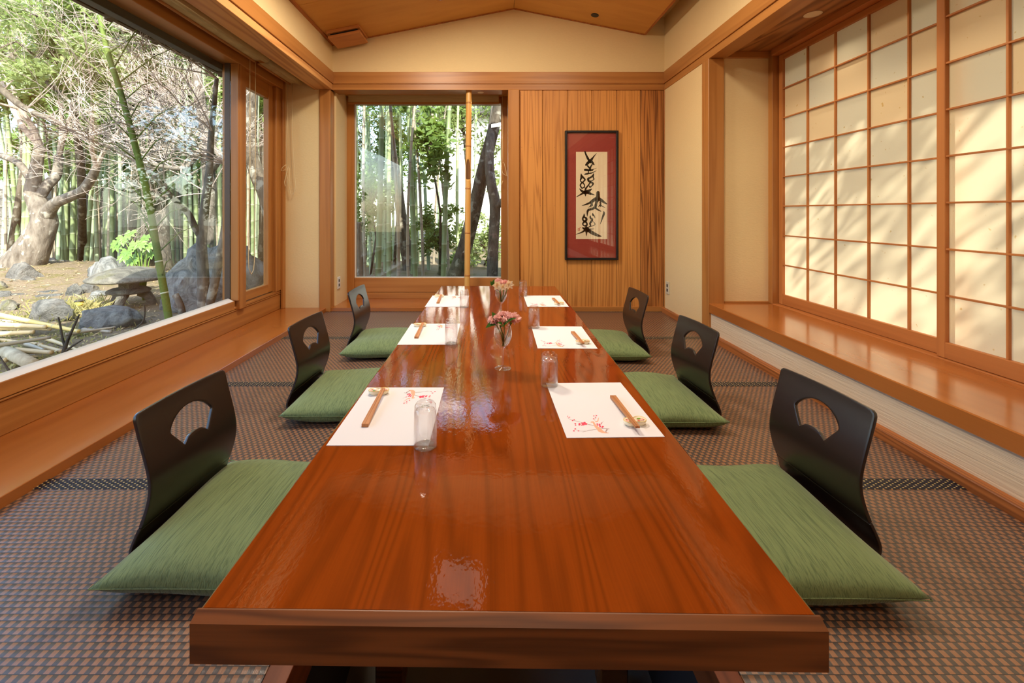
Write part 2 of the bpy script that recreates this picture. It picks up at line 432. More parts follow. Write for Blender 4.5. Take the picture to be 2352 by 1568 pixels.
def leaf_mat(name, a, b, trans=0.4):
    m, nt, out = newmat(name)
    v, _ = coords(nt, False, (1, 1, 1), rand=False); n = noise(nt, v, 5.0, 3.0, 0.7)
    c = mixc(nt, n, a, b); d = nd(nt, 'ShaderNodeBsdfPrincipled'); d.inputs['Roughness'].default_value = 0.35
    t = nd(nt, 'ShaderNodeBsdfTranslucent')
    nt.links.new(c, d.inputs['Base Color']); nt.links.new(mixc(nt, 0.35, c, rgb(190, 214, 90)), t.inputs[0])
    mx = nd(nt, 'ShaderNodeMixShader'); mx.inputs[0].default_value = trans
    nt.links.new(d.outputs[0], mx.inputs[1]); nt.links.new(t.outputs[0], mx.inputs[2]); nt.links.new(mx.outputs[0], out.inputs['Surface']); return m
M['leaf_a'] = leaf_mat('camellia leaves', rgb(66, 96, 46), rgb(136, 160, 84))
M['leaf_b'] = leaf_mat('pale leaves', rgb(98, 120, 68), rgb(170, 182, 124))
M['leaf_bamboo'] = leaf_mat('bamboo leaves', rgb(98, 130, 66), rgb(170, 188, 108))
M['leaf_fatsia'] = leaf_mat('fatsia leaves', rgb(96, 138, 62), rgb(146, 178, 92))
M['grass'] = leaf_mat('grass blades', rgb(132, 134, 72), rgb(206, 190, 140))

def bark_mat(name, a, b, scale=14.0, lichen=None):
    m, nt, out = newmat(name); v, src = coords(nt, False, (1, 1, 0.35))
    n = noise(nt, v, scale, 5.0, 0.65); c = mixc(nt, ramp(nt, n, [(0.3, (0, 0, 0, 1)), (0.7, (1, 1, 1, 1))]), a, b)
    if lichen:
        v2, _ = coords(nt, False, (1, 1, 1)); l = ramp(nt, noise(nt, v2, 9.0, 3.0), [(0.58, (0, 0, 0, 1)), (0.66, (1, 1, 1, 1))])
        c = mixc(nt, math_n(nt, 'MULTIPLY', l, 0.7), c, lichen)
    principled(nt, out, c, 0.9, 0.2, normal=bump(nt, n, 0.8, 0.02)); return m
M['bark'] = bark_mat('grey bark', rgb(74, 68, 60), rgb(138, 130, 118), 12.0, rgb(184, 180, 166))
M['bark_dark'] = bark_mat('rough dark bark', rgb(56, 50, 42), rgb(112, 104, 90), 18.0, rgb(160, 158, 144))
M['twig'] = bark_mat('bare twigs', rgb(150, 132, 122), rgb(206, 192, 178), 20.0)
M['twig_dark'] = bark_mat('dead twig', rgb(52, 48, 44), rgb(86, 80, 72), 20.0)

def culm_mat(name, a, b, ring):
    m, nt, out = newmat(name)
    tc = nd(nt, 'ShaderNodeTexCoord'); sx = nd(nt, 'ShaderNodeSeparateXYZ'); nt.links.new(tc.outputs['Object'], sx.inputs[0])
    fr = math_n(nt, 'FRACT', math_n(nt, 'DIVIDE', sx.outputs[2], 0.30))
    rg = math_n(nt, 'LESS_THAN', fr, 0.06)
    v, _ = coords(nt, True, (1, 1, 0.3)); n = noise(nt, v, 5.0, 3.0)
    oi = nd(nt, 'ShaderNodeObjectInfo')
    c = mixc(nt, math_n(nt, 'MULTIPLY', math_n(nt, 'ADD', n, oi.outputs['Random']), 0.5), a, b)
    c = mixc(nt, math_n(nt, 'MULTIPLY', rg, 0.6), c, ring)
    principled(nt, out, c, 0.42, 0.4); return m
M['culm'] = culm_mat('green culm', rgb(104, 122, 78), rgb(160, 172, 126), rgb(186, 190, 160))
M['culm_blue'] = culm_mat('pale green culm', rgb(124, 146, 112), rgb(176, 190, 156), rgb(92, 98, 80))
M['culm_dry'] = culm_mat('dry culm', rgb(176, 150, 106), rgb(214, 192, 146), rgb(150, 128, 96))
M['culm_grey'] = culm_mat('weathered culm', rgb(134, 122, 104), rgb(178, 166, 144), rgb(110, 100, 86))
M['culm_yellow'] = culm_mat('yellow culm', rgb(206, 178, 98), rgb(224, 200, 130), rgb(160, 150, 126))
M['culm_plain'] = petal_mat('fresh green culm', rgb(104, 126, 62), rgb(134, 150, 84))
M['culm_ring'] = plain('culm node', rgb(196, 200, 170), 0.6)
def pole_mat():
    m, nt, out = newmat('honey bamboo'); v, _ = coords(nt, True, (1, 1, 0.12)); n = noise(nt, v, 40.0, 3.0)
    c = mixc(nt, n, rgb(206, 148, 72), rgb(226, 178, 104)); principled(nt, out, c, 0.3, 0.5); return m
M['pole'] = pole_mat()
M['pole_node'] = plain('bamboo node', rgb(176, 118, 56), 0.4)
M['driftwood'] = bark_mat('weathered log', rgb(150, 136, 112), rgb(204, 192, 166), 9.0)
def rock_mat(name, a, b, moss=None):
    m, nt, out = newmat(name); v, src = coords(nt, False, (1, 1, 1))
    n = noise(nt, v, 4.5, 9.0, 0.72, 1.6); n2 = noise(nt, v, 60.0, 3.0, 0.7)
    c = mixc(nt, ramp(nt, n, [(0.38, (0, 0, 0, 1)), (0.60, (1, 1, 1, 1))]), a, b)
    c = mixc(nt, math_n(nt, 'MULTIPLY', n2, 0.2), c, rgb(206, 206, 200))
    if moss:
        l = ramp(nt, noise(nt, v, 4.0, 3.0), [(0.55, (0, 0, 0, 1)), (0.65, (1, 1, 1, 1))]); c = mixc(nt, math_n(nt, 'MULTIPLY', l, 0.6), c, moss)
    h = math_n(nt, 'ADD', n, math_n(nt, 'MULTIPLY', n2, 0.2)); principled(nt, out, c, 0.9, 0.2, normal=bump(nt, h, 1.0, 0.11)); return m
M['rock'] = rock_mat('grey rock', rgb(70, 70, 66), rgb(134, 132, 124))
M['rock_blue'] = rock_mat('pale blue rock', rgb(88, 92, 92), rgb(166, 168, 162))
M['rock_moss'] = rock_mat('mossy rock', rgb(92, 90, 78), rgb(150, 146, 128), rgb(134, 136, 74))
M['lantern'] = rock_mat('weathered lantern stone', rgb(104, 100, 88), rgb(152, 148, 132), rgb(126, 124, 86))
M['block'] = rock_mat('grey concrete block', rgb(120, 116, 106), rgb(158, 154, 142))
def soil_mat():
    m, nt, out = newmat('garden soil'); v, _ = coords(nt, False, (1, 1, 1), rand=False)
    n = noise(nt, v, 3.0, 6.0, 0.7); n2 = noise(nt, v, 40.0, 4.0, 0.7)
    c = mixc(nt, n2, rgb(100, 88, 72), rgb(156, 140, 116)); c = mixc(nt, ramp(nt, n, [(0.5, (0, 0, 0, 1)), (0.62, (1, 1, 1, 1))]), c, rgb(112, 106, 66))
    principled(nt, out, c, 0.95, 0.1, normal=bump(nt, n2, 0.8, 0.03)); return m
M['soil'] = soil_mat()
M['litter'] = leaf_mat('dry leaf litter', rgb(170, 140, 96), rgb(214, 190, 146), 0.1)
def siding_mat(name, a, b, sp):
    m, nt, out = newmat(name); v, src = coords(nt, False, (1, 1, 1), rand=False)
    sx = nd(nt, 'ShaderNodeSeparateXYZ'); nt.links.new(src, sx.inputs[0])
    fr = math_n(nt, 'FRACT', math_n(nt, 'DIVIDE', sx.outputs[2], sp)); l = math_n(nt, 'LESS_THAN', fr, 0.12)
    principled(nt, out, mixc(nt, l, a, b), 0.8, 0.2); return m
M['siding'] = siding_mat('tan siding', rgb(206, 172, 142), rgb(150, 120, 96), 0.09)
M['blocker_siding'] = siding_mat('brown siding', rgb(122, 100, 80), rgb(88, 70, 56), 0.18)
M['pale_wall'] = siding_mat('pale render', rgb(232, 228, 216), rgb(214, 210, 198), 0.6)
M['lamp_face'] = None
def emit_mat(name, col, s):
    m, nt, out = newmat(name); e = nd(nt, 'ShaderNodeEmission'); e.inputs[0].default_value = col; e.inputs[1].default_value = s
    nt.links.new(e.outputs[0], out.inputs['Surface']); return m
M['lamp_face'] = emit_mat('lamp diffuser', WARM + (1,), 0.2)

# ------------------------------------------------------------------ room shell
YB, YF = 4.25, -1.30
XL, XR = -1.545, 1.696           # upper wall faces
Z1, Z2, Z3 = 2.158, 2.217, 2.332 # lintel bottom, band bottom, band top

# floor: concrete slab, pit, tatami mats
struct('floor', 'concrete slab under the tatami mats and leg pit', -2.2, 2.3, YF-0.1, 4.8, -0.56, -0.46, M['concrete'], cat='floor')
fl = bpy.data.objects['floor']
PX0, PX1, PY0, PY1 = -0.47, 0.52, 0.30, 3.35
def floor_part(name, x0, x1, y0, y1, z0, z1, mat, bev=0.001):
    cx, cy, cz = fl.location
    return box(name, x0-cx, x1-cx, y0-cy, y1-cy, z0-cz, z1-cz, mat, fl, bev)
seams = [-0.25-0.9, -0.25, 0.65, 1.55, 2.45, 3.35, 4.25]
HB = 0.030
def mat_piece(x0, x1, y0, y1):
    t = floor_part('tatami_mat', x0, x1, y0, y1, -0.06, 0.0, M['tatami'], 0.003)
    ct = ((x0+x1)/2, (y0+y1)/2, -0.03)
    for ya, yb in ((y0, y0+HB), (y1-HB, y1)):
        box('border_strip', x0-ct[0], x1-ct[0], ya-ct[1]+0.0006, yb-ct[1]-0.0006, -0.02, 0.0318, M['heri'], t, 0.0004)
for a, b in zip(seams[:-1], seams[1:]):
    a2 = max(a, YF+0.02)
    if b <= PY1+0.001 and b > PY0+0.4:
        mat_piece(-1.60, PX0, a2, b); mat_piece(PX1, 1.662, a2, b)
    elif a >= PY1-0.001:
        mat_piece(-1.60, 0.03, a2, b); mat_piece(0.03, 1.662, a2, b)
    else:
        mat_piece(-1.60, 0.03, a2, b); mat_piece(0.03, 1.662, a2, b)
floor_part('pit_edge', PX0, PX0+0.05, 0.65, PY1, -0.10, 0.002, M['pit'])
floor_part('pit_edge', PX1-0.05, PX1, 0.65, PY1, -0.10, 0.002, M['pit'])
floor_part('pit_edge', PX0+0.05, PX1-0.05, PY1-0.05, PY1, -0.10, 0.002, M['pit'])
floor_part('pit_lining', PX0, PX0+0.03, 0.65, PY1, -0.46, -0.10, M['carpet'])
floor_part('pit_lining', PX1-0.03, PX1, 0.65, PY1, -0.46, -0.10, M['carpet'])
floor_part('pit_lining', PX0, PX1, PY1-0.03, PY1, -0.46, -0.10, M['carpet'])
floor_part('pit_lining', PX0, PX1, 0.62, 0.65, -0.46, -0.061, M['carpet'])

# upper walls
struct('wall_left', 'cream plaster strip above the garden window lintel', -1.72, XL, YF, YB+0.03, Z3-0.03, 2.80, M['plaster'])
struct('wall_right', 'cream plaster strip above the shoji lintel', XR, 1.86, YF, YB+0.03, Z3-0.03, 3.02, M['plaster'])
gb = MB(); gb.prism([(-1.56, Z3-0.03), (1.72, Z3-0.03), (1.72, 2.90), (1.50, 2.90), (0.225, 3.02), (-1.56, 2.75)], 'y', YB, YB+0.10)
tag(gb.build('wall_back', M['plaster']), 'cream gable wall above the back window lintel', 'wall', None, 'structure')
struct('wall_front', 'wall behind the viewer, dark wood lining added to dim its reflection', -2.2, 2.3, YF-0.12, YF, -0.46, 3.05, M['soffit'])  # lining made up: dark wood weakens this wall's reflection in the back window

def trim(label, *a, mat=None, **k):
    return struct('trim_%d' % (len([o for o in bpy.data.objects if o.name.startswith('trim_')])+1), label, *a, mat, cat='trim', **k)
# bands round the room
trim('wide cedar band running above the garden window', -1.74, -1.530, YF, YB, Z2, Z3, mat=M['frame_y'])
trim('wide cedar band running across the back wall', XL-0.02, XR+0.02, YB-0.016, YB+0.10, Z2, Z3, mat=M['frame_x'])
trim('wide cedar band running above the shoji bay', 1.681, 1.86, YF, YB, Z2, Z3, mat=M['frame_y'])
trim('pine lintel with wavy grain below the garden-side band', -1.72, -1.541, YF, YB-0.01, Z1, Z2, mat=M['grain_y'])
trim('lintel strip under the back wall band', XL, 1.71, YB-0.006, YB+0.16, Z1, Z2, mat=M['frame_x'])
trim('lintel strip under the shoji-side band', 1.691, 1.82, YF, YB-0.008, Z1, Z2, mat=M['frame_y'])
# ceiling
cl = tag(empty('ceiling'), 'gabled ceiling of golden wood veneer panels', 'ceiling', None, 'structure')
SL = 0.198
def ceil_z(x): return 2.953-SL*abs(x-0.225)
ysm = [YF, -0.35, 0.92, 2.18, 3.45, YB]
for a, b in zip(ysm[:-1], ysm[1:]):
    for x0, x1 in ((-1.545, 0.225), (0.225, 1.50)):
        m_ = MB(); g = 0.0018
        z0, z1 = ceil_z(x0), ceil_z(x1)
        m_.prism([(x0+g, z0), (x1-g, z1), (x1-g, z1+0.012), (x0+g, z0+0.012)], 'y', a+g, b-g)
        m_.build('veneer_panel', M['ceil'], cl)
m_ = MB(); m_.prism([(1.495, ceil_z(1.5)-0.004), (1.512, ceil_z(1.5)-0.007), (1.512, ceil_z(1.5)+0.05), (1.495, ceil_z(1.5)+0.05)], 'y', YF, YB)
m_.build('edge_trim', M['ceil_trim'], cl)
m_ = MB(); m_.prism([(-1.545, 2.588), (-1.522, 2.595), (-1.522, 2.606), (-1.545, 2.606)], 'y', YF, YB); m_.build('edge_trim', M['ceil_trim'], cl)
for sgn, xa, xb in ((1, -1.545, 0.225), (-1, 0.225, 1.50)):
    m_ = MB(); za, zb = ceil_z(xa), ceil_z(xb)
    m_.prism([(xa, za-0.008), (xb, zb-0.008), (xb, zb+0.002), (xa, za+0.002)], 'y', YB-0.014, YB); m_.build('edge_trim', M['ceil_trim'], cl)
box('cove_board', 1.46, 1.72, YF, YB, 2.868, 2.89, M['plaster'], cl)

# ------------------------------------------------------------------ garden-side window bay
struct('trim_20', 'polished honey ledge board below the garden window', -2.06, -1.60, YF, 4.24, -0.02, 0.038, M['ledge_y'], cat='trim')
struct('trim_21', 'bay soffit above the garden window', -2.20, -1.70, YF, 4.42, 2.262, 2.30, M['ceil'], cat='trim')
GX = -2.06
w1 = tag(empty('window_1'), 'large picture window onto the garden in a cedar frame', 'window', None, 'structure')
box('apron_board', -2.14, -2.030, YF, 4.36, 0.038, 0.182, M['frame_y'], w1, 0.003)
box('apron_board', -2.14, -2.022, YF, 4.36, 0.1855, 0.192, M['frame_y'], w1, 0.001)
box('apron_board', -2.14, -2.026, YF, 3.45, 0.195, 0.264, M['frame_y'], w1, 0.003)
box('apron_board', -2.14, -2.026, 3.45, 4.36, 0.195, 0.215, M['frame_y'], w1, 0.003)
m_ = MB(); m_.prism([(-2.075, 0.286), (-2.030, 0.2645), (-2.030, 0.2645-0.004), (-2.075, 0.262)], 'y', YF, 3.44); m_.build('sill_strip', M['alu'], w1)
box('head_board', -2.16, -2.00, YF, 4.36, 2.150, 2.262, M['frame_y'], w1, 0.003)
box('jamb', -2.064, -2.003, 3.455, 3.471, 0.264, 2.15, M['frame_z'], w1, 0.003)
box('mullion_post', -2.14, -2.00, 3.471, 3.562, 0.192, 2.15, M['frame_z'], w1, 0.003)
box('pane', GX-0.006, GX, YF, 3.456, 0.264, 2.152, M['pane'], w1, 0)
box('outer_frame', -2.20, -2.14, YF, 3.50, 2.10, 2.17, M['dark_metal'], w1)
box('outer_frame', -2.112, -2.067, 3.452, 3.47, 0.20, 2.15, M['dark_metal'], w1)
box('outer_frame', -2.135, -2.08, YF, 3.45, 0.20, 0.262, M['dark_metal'], w1)
w2 = tag(empty('window_2'), 'narrow side window in a cedar sash by the corner', 'window', None, 'structure')
box('sash_stile', -2.10, -2.055, 3.562, 3.60, 0.225, 2.15, M['frame_z'], w2)
box('sash_stile', -2.10, -2.050, 4.02, 4.10, 0.225, 2.15, M['frame_z'], w2, 0.004)
box('sash_rail', -2.10, -2.055, 3.60, 4.02, 0.225, 0.300, M['frame_y'], w2)
box('sash_rail', -2.10, -2.055, 3.60, 4.02, 2.02, 2.15, M['frame_y'], w2)
box('pane', -2.08, -2.075, 3.60, 4.02, 0.300, 2.02, M['pane'], w2, 0)
box('jamb', -2.14, -2.02, 4.10, 4.25, 0.215, 2.15, M['frame_z'], w2, 0.004)
box('jamb', -2.02, -1.998, 4.19, 4.25, 0.038, 2.262, M['frame_z'], w2, 0.003)
struct('wall_corner', 'cream plaster panel between the side window and corner post', -2.20, -1.66, 4.24, 4.42, -0.02, 2.262, M['plaster'])
trim('square cedar corner post left of the back window', -1.664, -1.556, 4.222, 4.335, 0.0, Z1, mat=M['frame_z'], bev=0.004)
# ------------------------------------------------------------------ back window bay
struct('wall_reveal', 'cream plaster reveal beside the back window', -1.66, -1.540, 4.335, 4.80, -0.02, 2.25, M['plaster'])
trim('polished ledge board below the back window', -1.56, 0.20, 4.24, 4.76, -0.02, 0.038, mat=M['ledge_x'])
trim('soffit board above the back window', -1.66, 0.30, 4.38, 4.82, 2.205, 2.25, mat=M['ceil'])
trim('cedar post between the back window and the panelling', 0.170, 0.280, 4.222, 4.36, 0.0, Z1, mat=M['frame_z'], bev=0.006)
w3 = tag(empty('window_3'), 'back window onto the bamboo grove in a cedar frame', 'window', None, 'structure')
box('stile', -1.540, -1.462, 4.66, 4.76, 0.038, 2.205, M['frame_z'], w3, 0.004)
box('stile', 0.112, 0.190, 4.66, 4.76, 0.038, 2.205, M['frame_z'], w3, 0.004)
box('rail', -1.462, 0.112, 4.67, 4.76, 0.038, 0.105, M['frame_x'], w3, 0.003)
box('rail', -1.462, 0.112, 4.675, 4.76, 0.108, 0.262, M['frame_x'], w3, 0.003)
box('rail', -1.462, 0.112, 4.67, 4.76, 2.13, 2.205, M['frame_x'], w3, 0.003)
box('sill_strip', -1.462, 0.112, 4.69, 4.71, 0.262, 0.270, M['alu'], w3, 0.001)
box('sill_strip', -1.462, -1.454, 4.69, 4.71, 0.270, 2.13, M['alu'], w3, 0.001)
box('pane', -1.462, 0.112, 4.715, 4.72, 0.262, 2.13, M['pane'], w3, 0)
struct('wall_jamb', 'cedar lined jamb right of the back window', 0.19, 0.285, 4.36, 4.80, 0.0, 2.25, M['frame_z'])

# ------------------------------------------------------------------ cedar panelling on the back wall
wp = struct('wall_panelling', 'backing wall behind the cedar boards', 0.27, 1.72, 4.275, 4.38, 0.0, 2.25, M['black'])
edges = [0.281, 0.508, 0.748, 0.988, 1.228, 1.466, 1.690]
for i, (a, b) in enumerate(zip(edges[:-1], edges[1:])):
    cx, cy, cz = wp.location
    bo = box('cedar_board', a+0.002-cx, b-0.002-cx, 4.252-cy, 4.276-cy, 0.045-cz, Z1-cz, M['cedar_dark'] if i == 5 else M['cedar'], wp, 0.0025)
    bc = Vector(((a+b)/2, 4.264, (0.045+Z1)/2)); nm = MB()
    for zz in (0.10, 0.58, 1.03, 1.60, 2.11):
        for xx in (a+0.022, (a+b)/2, b-0.022):
            nm.lathe([(0.0028, 0.0), (0.0, 0.0008)], 6)
            for v in nm.v[-12:]:
                x, y, z = v; v.x, v.y, v.z = xx-bc.x+x, -0.0118-z, zz-bc.z+y
    nm.build('nail_head', M['slot'], bo)
trim('thin cedar corner bead between panelling and shoji-side wall', 1.690, 1.712, 4.235, 4.28, 0.045, Z1, mat=M['frame_z'])
struct('baseboard_back', 'low cedar skirting below the panelling', 0.28, 1.70, 4.235, 4.29, -0.02, 0.047, M['frame_x'], cat='baseboard')

# ------------------------------------------------------------------ shoji-side wall and bay
struct('wall_right_end', 'cream plaster wall between panelling and shoji post', 1.696, 1.84, 3.46, 4.30, -0.02, Z1+0.02, M['plaster'])
struct('baseboard_right_end', 'cedar skirting under the plain wall by the panelling', 1.664, 1.705, 3.47, 4.25, -0.02, 0.040, M['base_y'], cat='baseboard')
trim('square cedar post at the end of the shoji bay', 1.684, 1.806, 3.366, 3.474, -0.01, Z1, mat=M['frame_z'], bev=0.004)
struct('wall_bay_end', 'cream plaster end wall of the shoji bay', 1.80, 2.26, 3.395, 3.52, 0.20, 2.25, M['plaster'])
trim('short cedar rail over the bay end wall', 1.80, 2.18, 3.375, 3.40, 2.165, 2.216, mat=M['frame_x'])
trim('cedar jamb where the shoji screens meet the bay end', 2.165, 2.275, 3.345, 3.40, 0.261, 2.216, mat=M['frame_z'])
trim('small skirting at the foot of the bay end wall', 1.806, 2.165, 3.385, 3.40, 0.261, 0.275, mat=M['frame_x'])
trim('dark grained soffit above the shoji bay', 1.80, 2.36, YF, 3.50, 2.216, 2.26, mat=M['soffit'])
trim('long polished ledge board below the shoji screens', 1.690, 2.34, YF, 3.40, 0.188, 0.261, mat=M['ledge_y'], bev=0.004)
struct('wall_kick', 'ribbed plaster kick wall under the shoji ledge', 1.704, 1.84, YF, 3.37, -0.02, 0.19, M['plaster_kick'])
struct('baseboard_right', 'dark grained skirting board along the shoji side', 1.662, 1.706, YF, 3.37, -0.02, 0.040, M['base_y'], 0.003, cat='baseboard')
trim('upper shoji track', 2.155, 2.31, YF, 3.345, 2.168, 2.216, mat=M['shoji_y'])
trim('lower shoji track', 2.165, 2.31, YF, 3.345, 0.258, 0.266, mat=M['shoji_y'])

PW = 0.2470
_sheets = {}
def paper_sheet(w, h, mat):          # a single sheet of translucent paper
    k = (round(w, 4), round(h, 4), mat.name)
    if k not in _sheets: _sheets[k] = mesh('paper', [(0, -w/2, -h/2), (0, w/2, -h/2), (0, w/2, h/2), (0, -w/2, h/2)], [(0, 1, 2, 3)], mat)
    return _sheets[k]
def shoji(label, X, y_far, ncol, par0, group='shoji screens along the bay'):
    s = thing('shoji_screen', label, 'screen', (0, 0, 0), 0, group)
    T = 0.026
    rows_z = np.linspace(0.344, 2.128, 9)
    y_near = y_far-0.040*2-PW*ncol
    box('stile', X, X+T, y_far-0.040, y_far, 0.268, 2.166, M['shoji'], s, 0.002)
    box('stile', X, X+T, y_near, y_near+0.040, 0.268, 2.166, M['shoji'], s, 0.002)
    box('rail', X, X+T, y_near+0.040, y_far-0.040, 0.268, 0.344, M['shoji_y'], s, 0.002)
    box('rail', X, X+T, y_near+0.040, y_far-0.040, 2.128, 2.166, M['shoji_y'], s, 0.002)
    ys = [y_far-0.040-PW*k for k in range(ncol+1)]
    for y in ys[1:-1]: box('muntin', X+0.006, X+0.020, y-0.005, y+0.005, 0.344, 2.128, M['shoji'], s, 0.001)
    for z in rows_z[1:-1]: box('muntin', X+0.004, X+0.018, y_near+0.040, y_far-0.040, z-0.0045, z+0.0045, M['shoji_y'], s, 0.001)
    for c in range(ncol):
        for r in range(8):
            z1 = rows_z[8-r]; z0 = rows_z[7-r]
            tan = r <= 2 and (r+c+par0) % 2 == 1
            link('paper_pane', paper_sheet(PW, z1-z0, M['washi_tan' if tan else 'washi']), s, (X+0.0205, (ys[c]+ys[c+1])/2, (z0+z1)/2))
    return s
shoji('shoji screen at the far end of the bay beside the post', 2.212, 3.342, 5, 0)
shoji('shoji screen overlapping in front, nearer the viewer', 2.178, 2.128, 5, 0)
shoji('shoji screen beyond the edge of the picture', 2.212, 0.88, 5, 0)
shoji('shoji screen at the end behind the viewer', 2.178, -0.33, 4, 0)
struct('wall_right_outer', 'outer wall below the shoji bay', 2.29, 2.36, YF, 3.52, -0.46, 0.26, M['plaster'])

# ------------------------------------------------------------------ roof and eaves
rf = tag(empty('roof'), 'dark gabled roof over the dining room', 'roof', None, 'structure')
for poly in ([(0.2, 3.36), (-2.90, 2.50), (-2.90, 2.60), (0.2, 3.50)], [(0.2, 3.36), (2.70, 2.57), (2.70, 2.67), (0.2, 3.50)]):
    m_ = MB(); m_.prism(poly, 'y', YF-0.5, 5.15); m_.build('roof_slope', M['roof'], rf)
m_ = MB(); m_.prism([(-2.86, 2.470), (-2.10, 2.68), (-2.10, 2.70), (-2.86, 2.49)], 'y', YF-0.5, 5.15); m_.build('soffit_board', M['eave'], rf)
box('fascia', -2.92, -2.88, YF-0.5, 5.15, 2.44, 2.58, M['eave'], rf)
for k in range(16):
    y = 5.05-0.447*k
    if y < YF: break
    m_ = MB(); m_.prism([(-2.87, 2.400), (-2.10, 2.613), (-2.10, 2.683), (-2.87, 2.470)], 'y', y-0.028, y+0.028); m_.build('rafter', M['eave'], rf)
struct('wall_gable_left', 'outer wall above the garden window head', -2.20, -1.70, YF, 4.42, 2.30, 2.70, M['eave'])
struct('wall_gable_right', 'outer wall above the shoji bay head', 1.86, 2.36, YF, 3.52, 2.26, 2.62, M['eave'])
struct('wall_gable_back', 'outer gable wall above the back window', -1.72, 1.9, 4.70, 4.80, 2.25, 2.90, M['eave'])

# ------------------------------------------------------------------ lamps of the room, some added as fill
def ceiling_light(label, x, y, w, power):
    s = -SL if x > 0.225 else SL
    t = thing('ceiling_light', label, 'light', (x, y, ceil_z(x)), 0, 'recessed ceiling lights')
    t.rotation_euler = (0, -math.atan(s), 0)
    box('frame', -w/2, w/2, -w/2, w/2, -0.008, 0.004, M['vent'], t, 0.003)
    box('diffuser', -w/2+0.02, w/2-0.02, -w/2+0.02, w/2-0.02, -0.011, -0.006, M['lamp_face'], t, 0.001)
    ld = bpy.data.lights.new('lamp', 'AREA'); ld.shape = 'SQUARE'; ld.size = w-0.04; ld.energy = power*LAMP_W; ld.color = WARM
    lo = link('lamp', ld, t, (0, 0, -0.02)); return t
ceiling_light('square recessed ceiling light near the gable', -0.26, 3.60, 0.42, 0.45)
ceiling_light('added unseen ceiling light brightening the back garden-side corner', -0.65, 2.78, 0.42, 62)  # added lamp out of frame, set to brighten the corner wall
ceiling_light('added unseen ceiling light filling the shoji side', 0.80, 2.3, 0.42, 32)  # added fill lamp, out of frame
ceiling_light('added unseen fill light on the ceiling behind the viewer', 0.2, -0.3, 0.42, 34)  # added fill lamp, behind the camera
def downlight(label, x, y, z, power, angle=110, r=0.05):
    t = thing('downlight', label, 'light', (x, y, z), 0, 'recessed downlights')
    MB().lathe([(r*0.78, -0.003), (r, -0.004), (r, 0.0), (r*0.78, 0.0)], 28).build('ring', M['ring'], t, True)
    MB().lathe([(r*0.78, -0.002), (r*0.62, 0.02), (r*0.35, 0.035), (0.0, 0.036)], 28).build('reflector', M['chrome'], t, True)
    ld = bpy.data.lights.new('lamp', 'SPOT'); ld.energy = power*LAMP_W; ld.spot_size = math.radians(angle); ld.spot_blend = 0.8
    ld.shadow_soft_size = 0.03; ld.color = WARM
    link('lamp', ld, t, (0, 0, -0.012)); return t
downlight('round chrome downlight in the shoji bay soffit', 2.03, 2.743, 2.216, 8)
downlight('round chrome downlight in the bay soffit over the near ledge', 2.03, 1.2, 2.216, 9)
downlight('round chrome downlight in the soffit above the bamboo pole', -0.10, 4.33, 2.1585, 9, 120, 0.03)

# ------------------------------------------------------------------ ceiling fittings
x, y = -1.345, 4.08
v = thing('ceiling_vent', 'square wooden ventilation cover on the ceiling slope', 'vent', (x, y, ceil_z(x))); v.rotation_euler = (0, -math.atan(SL), 0)
box('frame', -0.155, 0.155, -0.135, 0.135, -0.028, 0.0, M['vent'], v, 0.003)
box('recess', -0.125, 0.125, -0.11, 0.11, -0.050, -0.028, M['black'], v, 0.001)
box('cover_plate', -0.150, 0.150, -0.130, 0.130, -0.072, -0.047, M['vent'], v, 0.005)
x, y = 0.972, 4.06
v = thing('ceiling_spot', 'small black recessed spot on the right ceiling slope', 'light', (x, y, ceil_z(x))); v.rotation_euler = (0, math.atan(SL), 0)
MB().lathe([(0.026, -0.004), (0.036, -0.005), (0.036, 0.0), (0.026, 0.0)], 24).build('ring', M['black_frame'], v, True)
MB().lathe([(0.026, -0.002), (0.02, 0.0), (0.0, 0.001)], 24).build('lens', M['black'], v, True)

# ------------------------------------------------------------------ outlets
def outlet(label, face, y, z, side, mat):
    t = thing('wall_outlet', label, 'outlet', (face, y, z)); s = side
    a, b = sorted((0, s*0.009)); box('plate', a, b, -0.036, 0.036, -0.06, 0.06, mat, t, 0.003)
    for zz in (-0.022, 0.022):
        a, b = sorted((s*0.008, s*0.0105)); box('socket', a, b, -0.014, 0.014, zz-0.014, zz+0.014, M['slot'], t, 0.001)
outlet('beige outlet plate low on the plain wall by the panelling', 1.696, 4.16, 0.245, -1, M['switch'])
outlet('pale outlet plate low on the reveal beside the back window', -1.540, 4.40, 0.255, 1, M['switch_w'])

# ------------------------------------------------------------------ roller blinds and cords
b1 = thing('roller_blind', 'rolled-up ribbed blind over the large garden window', 'blind', (0, 0, 0))
MB().tube([(-1.83, YF+0.05, 2.218), (-1.83, 3.545, 2.218)], 0.034, 14).build('rolled_fabric', M['blind'], b1, True)
MB().tube([(-1.925, YF+0.05, 2.196), (-1.925, 3.545, 2.196)], 0.010, 10).build('bottom_bar', M['frame_y'], b1, True)
box('hanging_fabric', -1.927, -1.86, YF+0.05, 3.54, 2.20, 2.203, M['blind'], b1, 0)
b2 = thing('roller_blind', 'short rolled-up blind over the narrow side window', 'blind', (0, 0, 0))
MB().tube([(-1.83, 3.60, 2.218), (-1.83, 4.17, 2.218)], 0.034, 14).build('rolled_fabric', M['blind'], b2, True)
MB().tube([(-1.925, 3.60, 2.196), (-1.925, 4.17, 2.196)], 0.010, 10).build('bottom_bar', M['frame_y'], b2, True)
box('hanging_fabric', -1.927, -1.86, 3.605, 4.165, 2.20, 2.203, M['blind'], b2, 0)
b3 = thing('roller_blind', 'brown roller blind lowered a hand at the back window head', 'blind', (0, 0, 0))
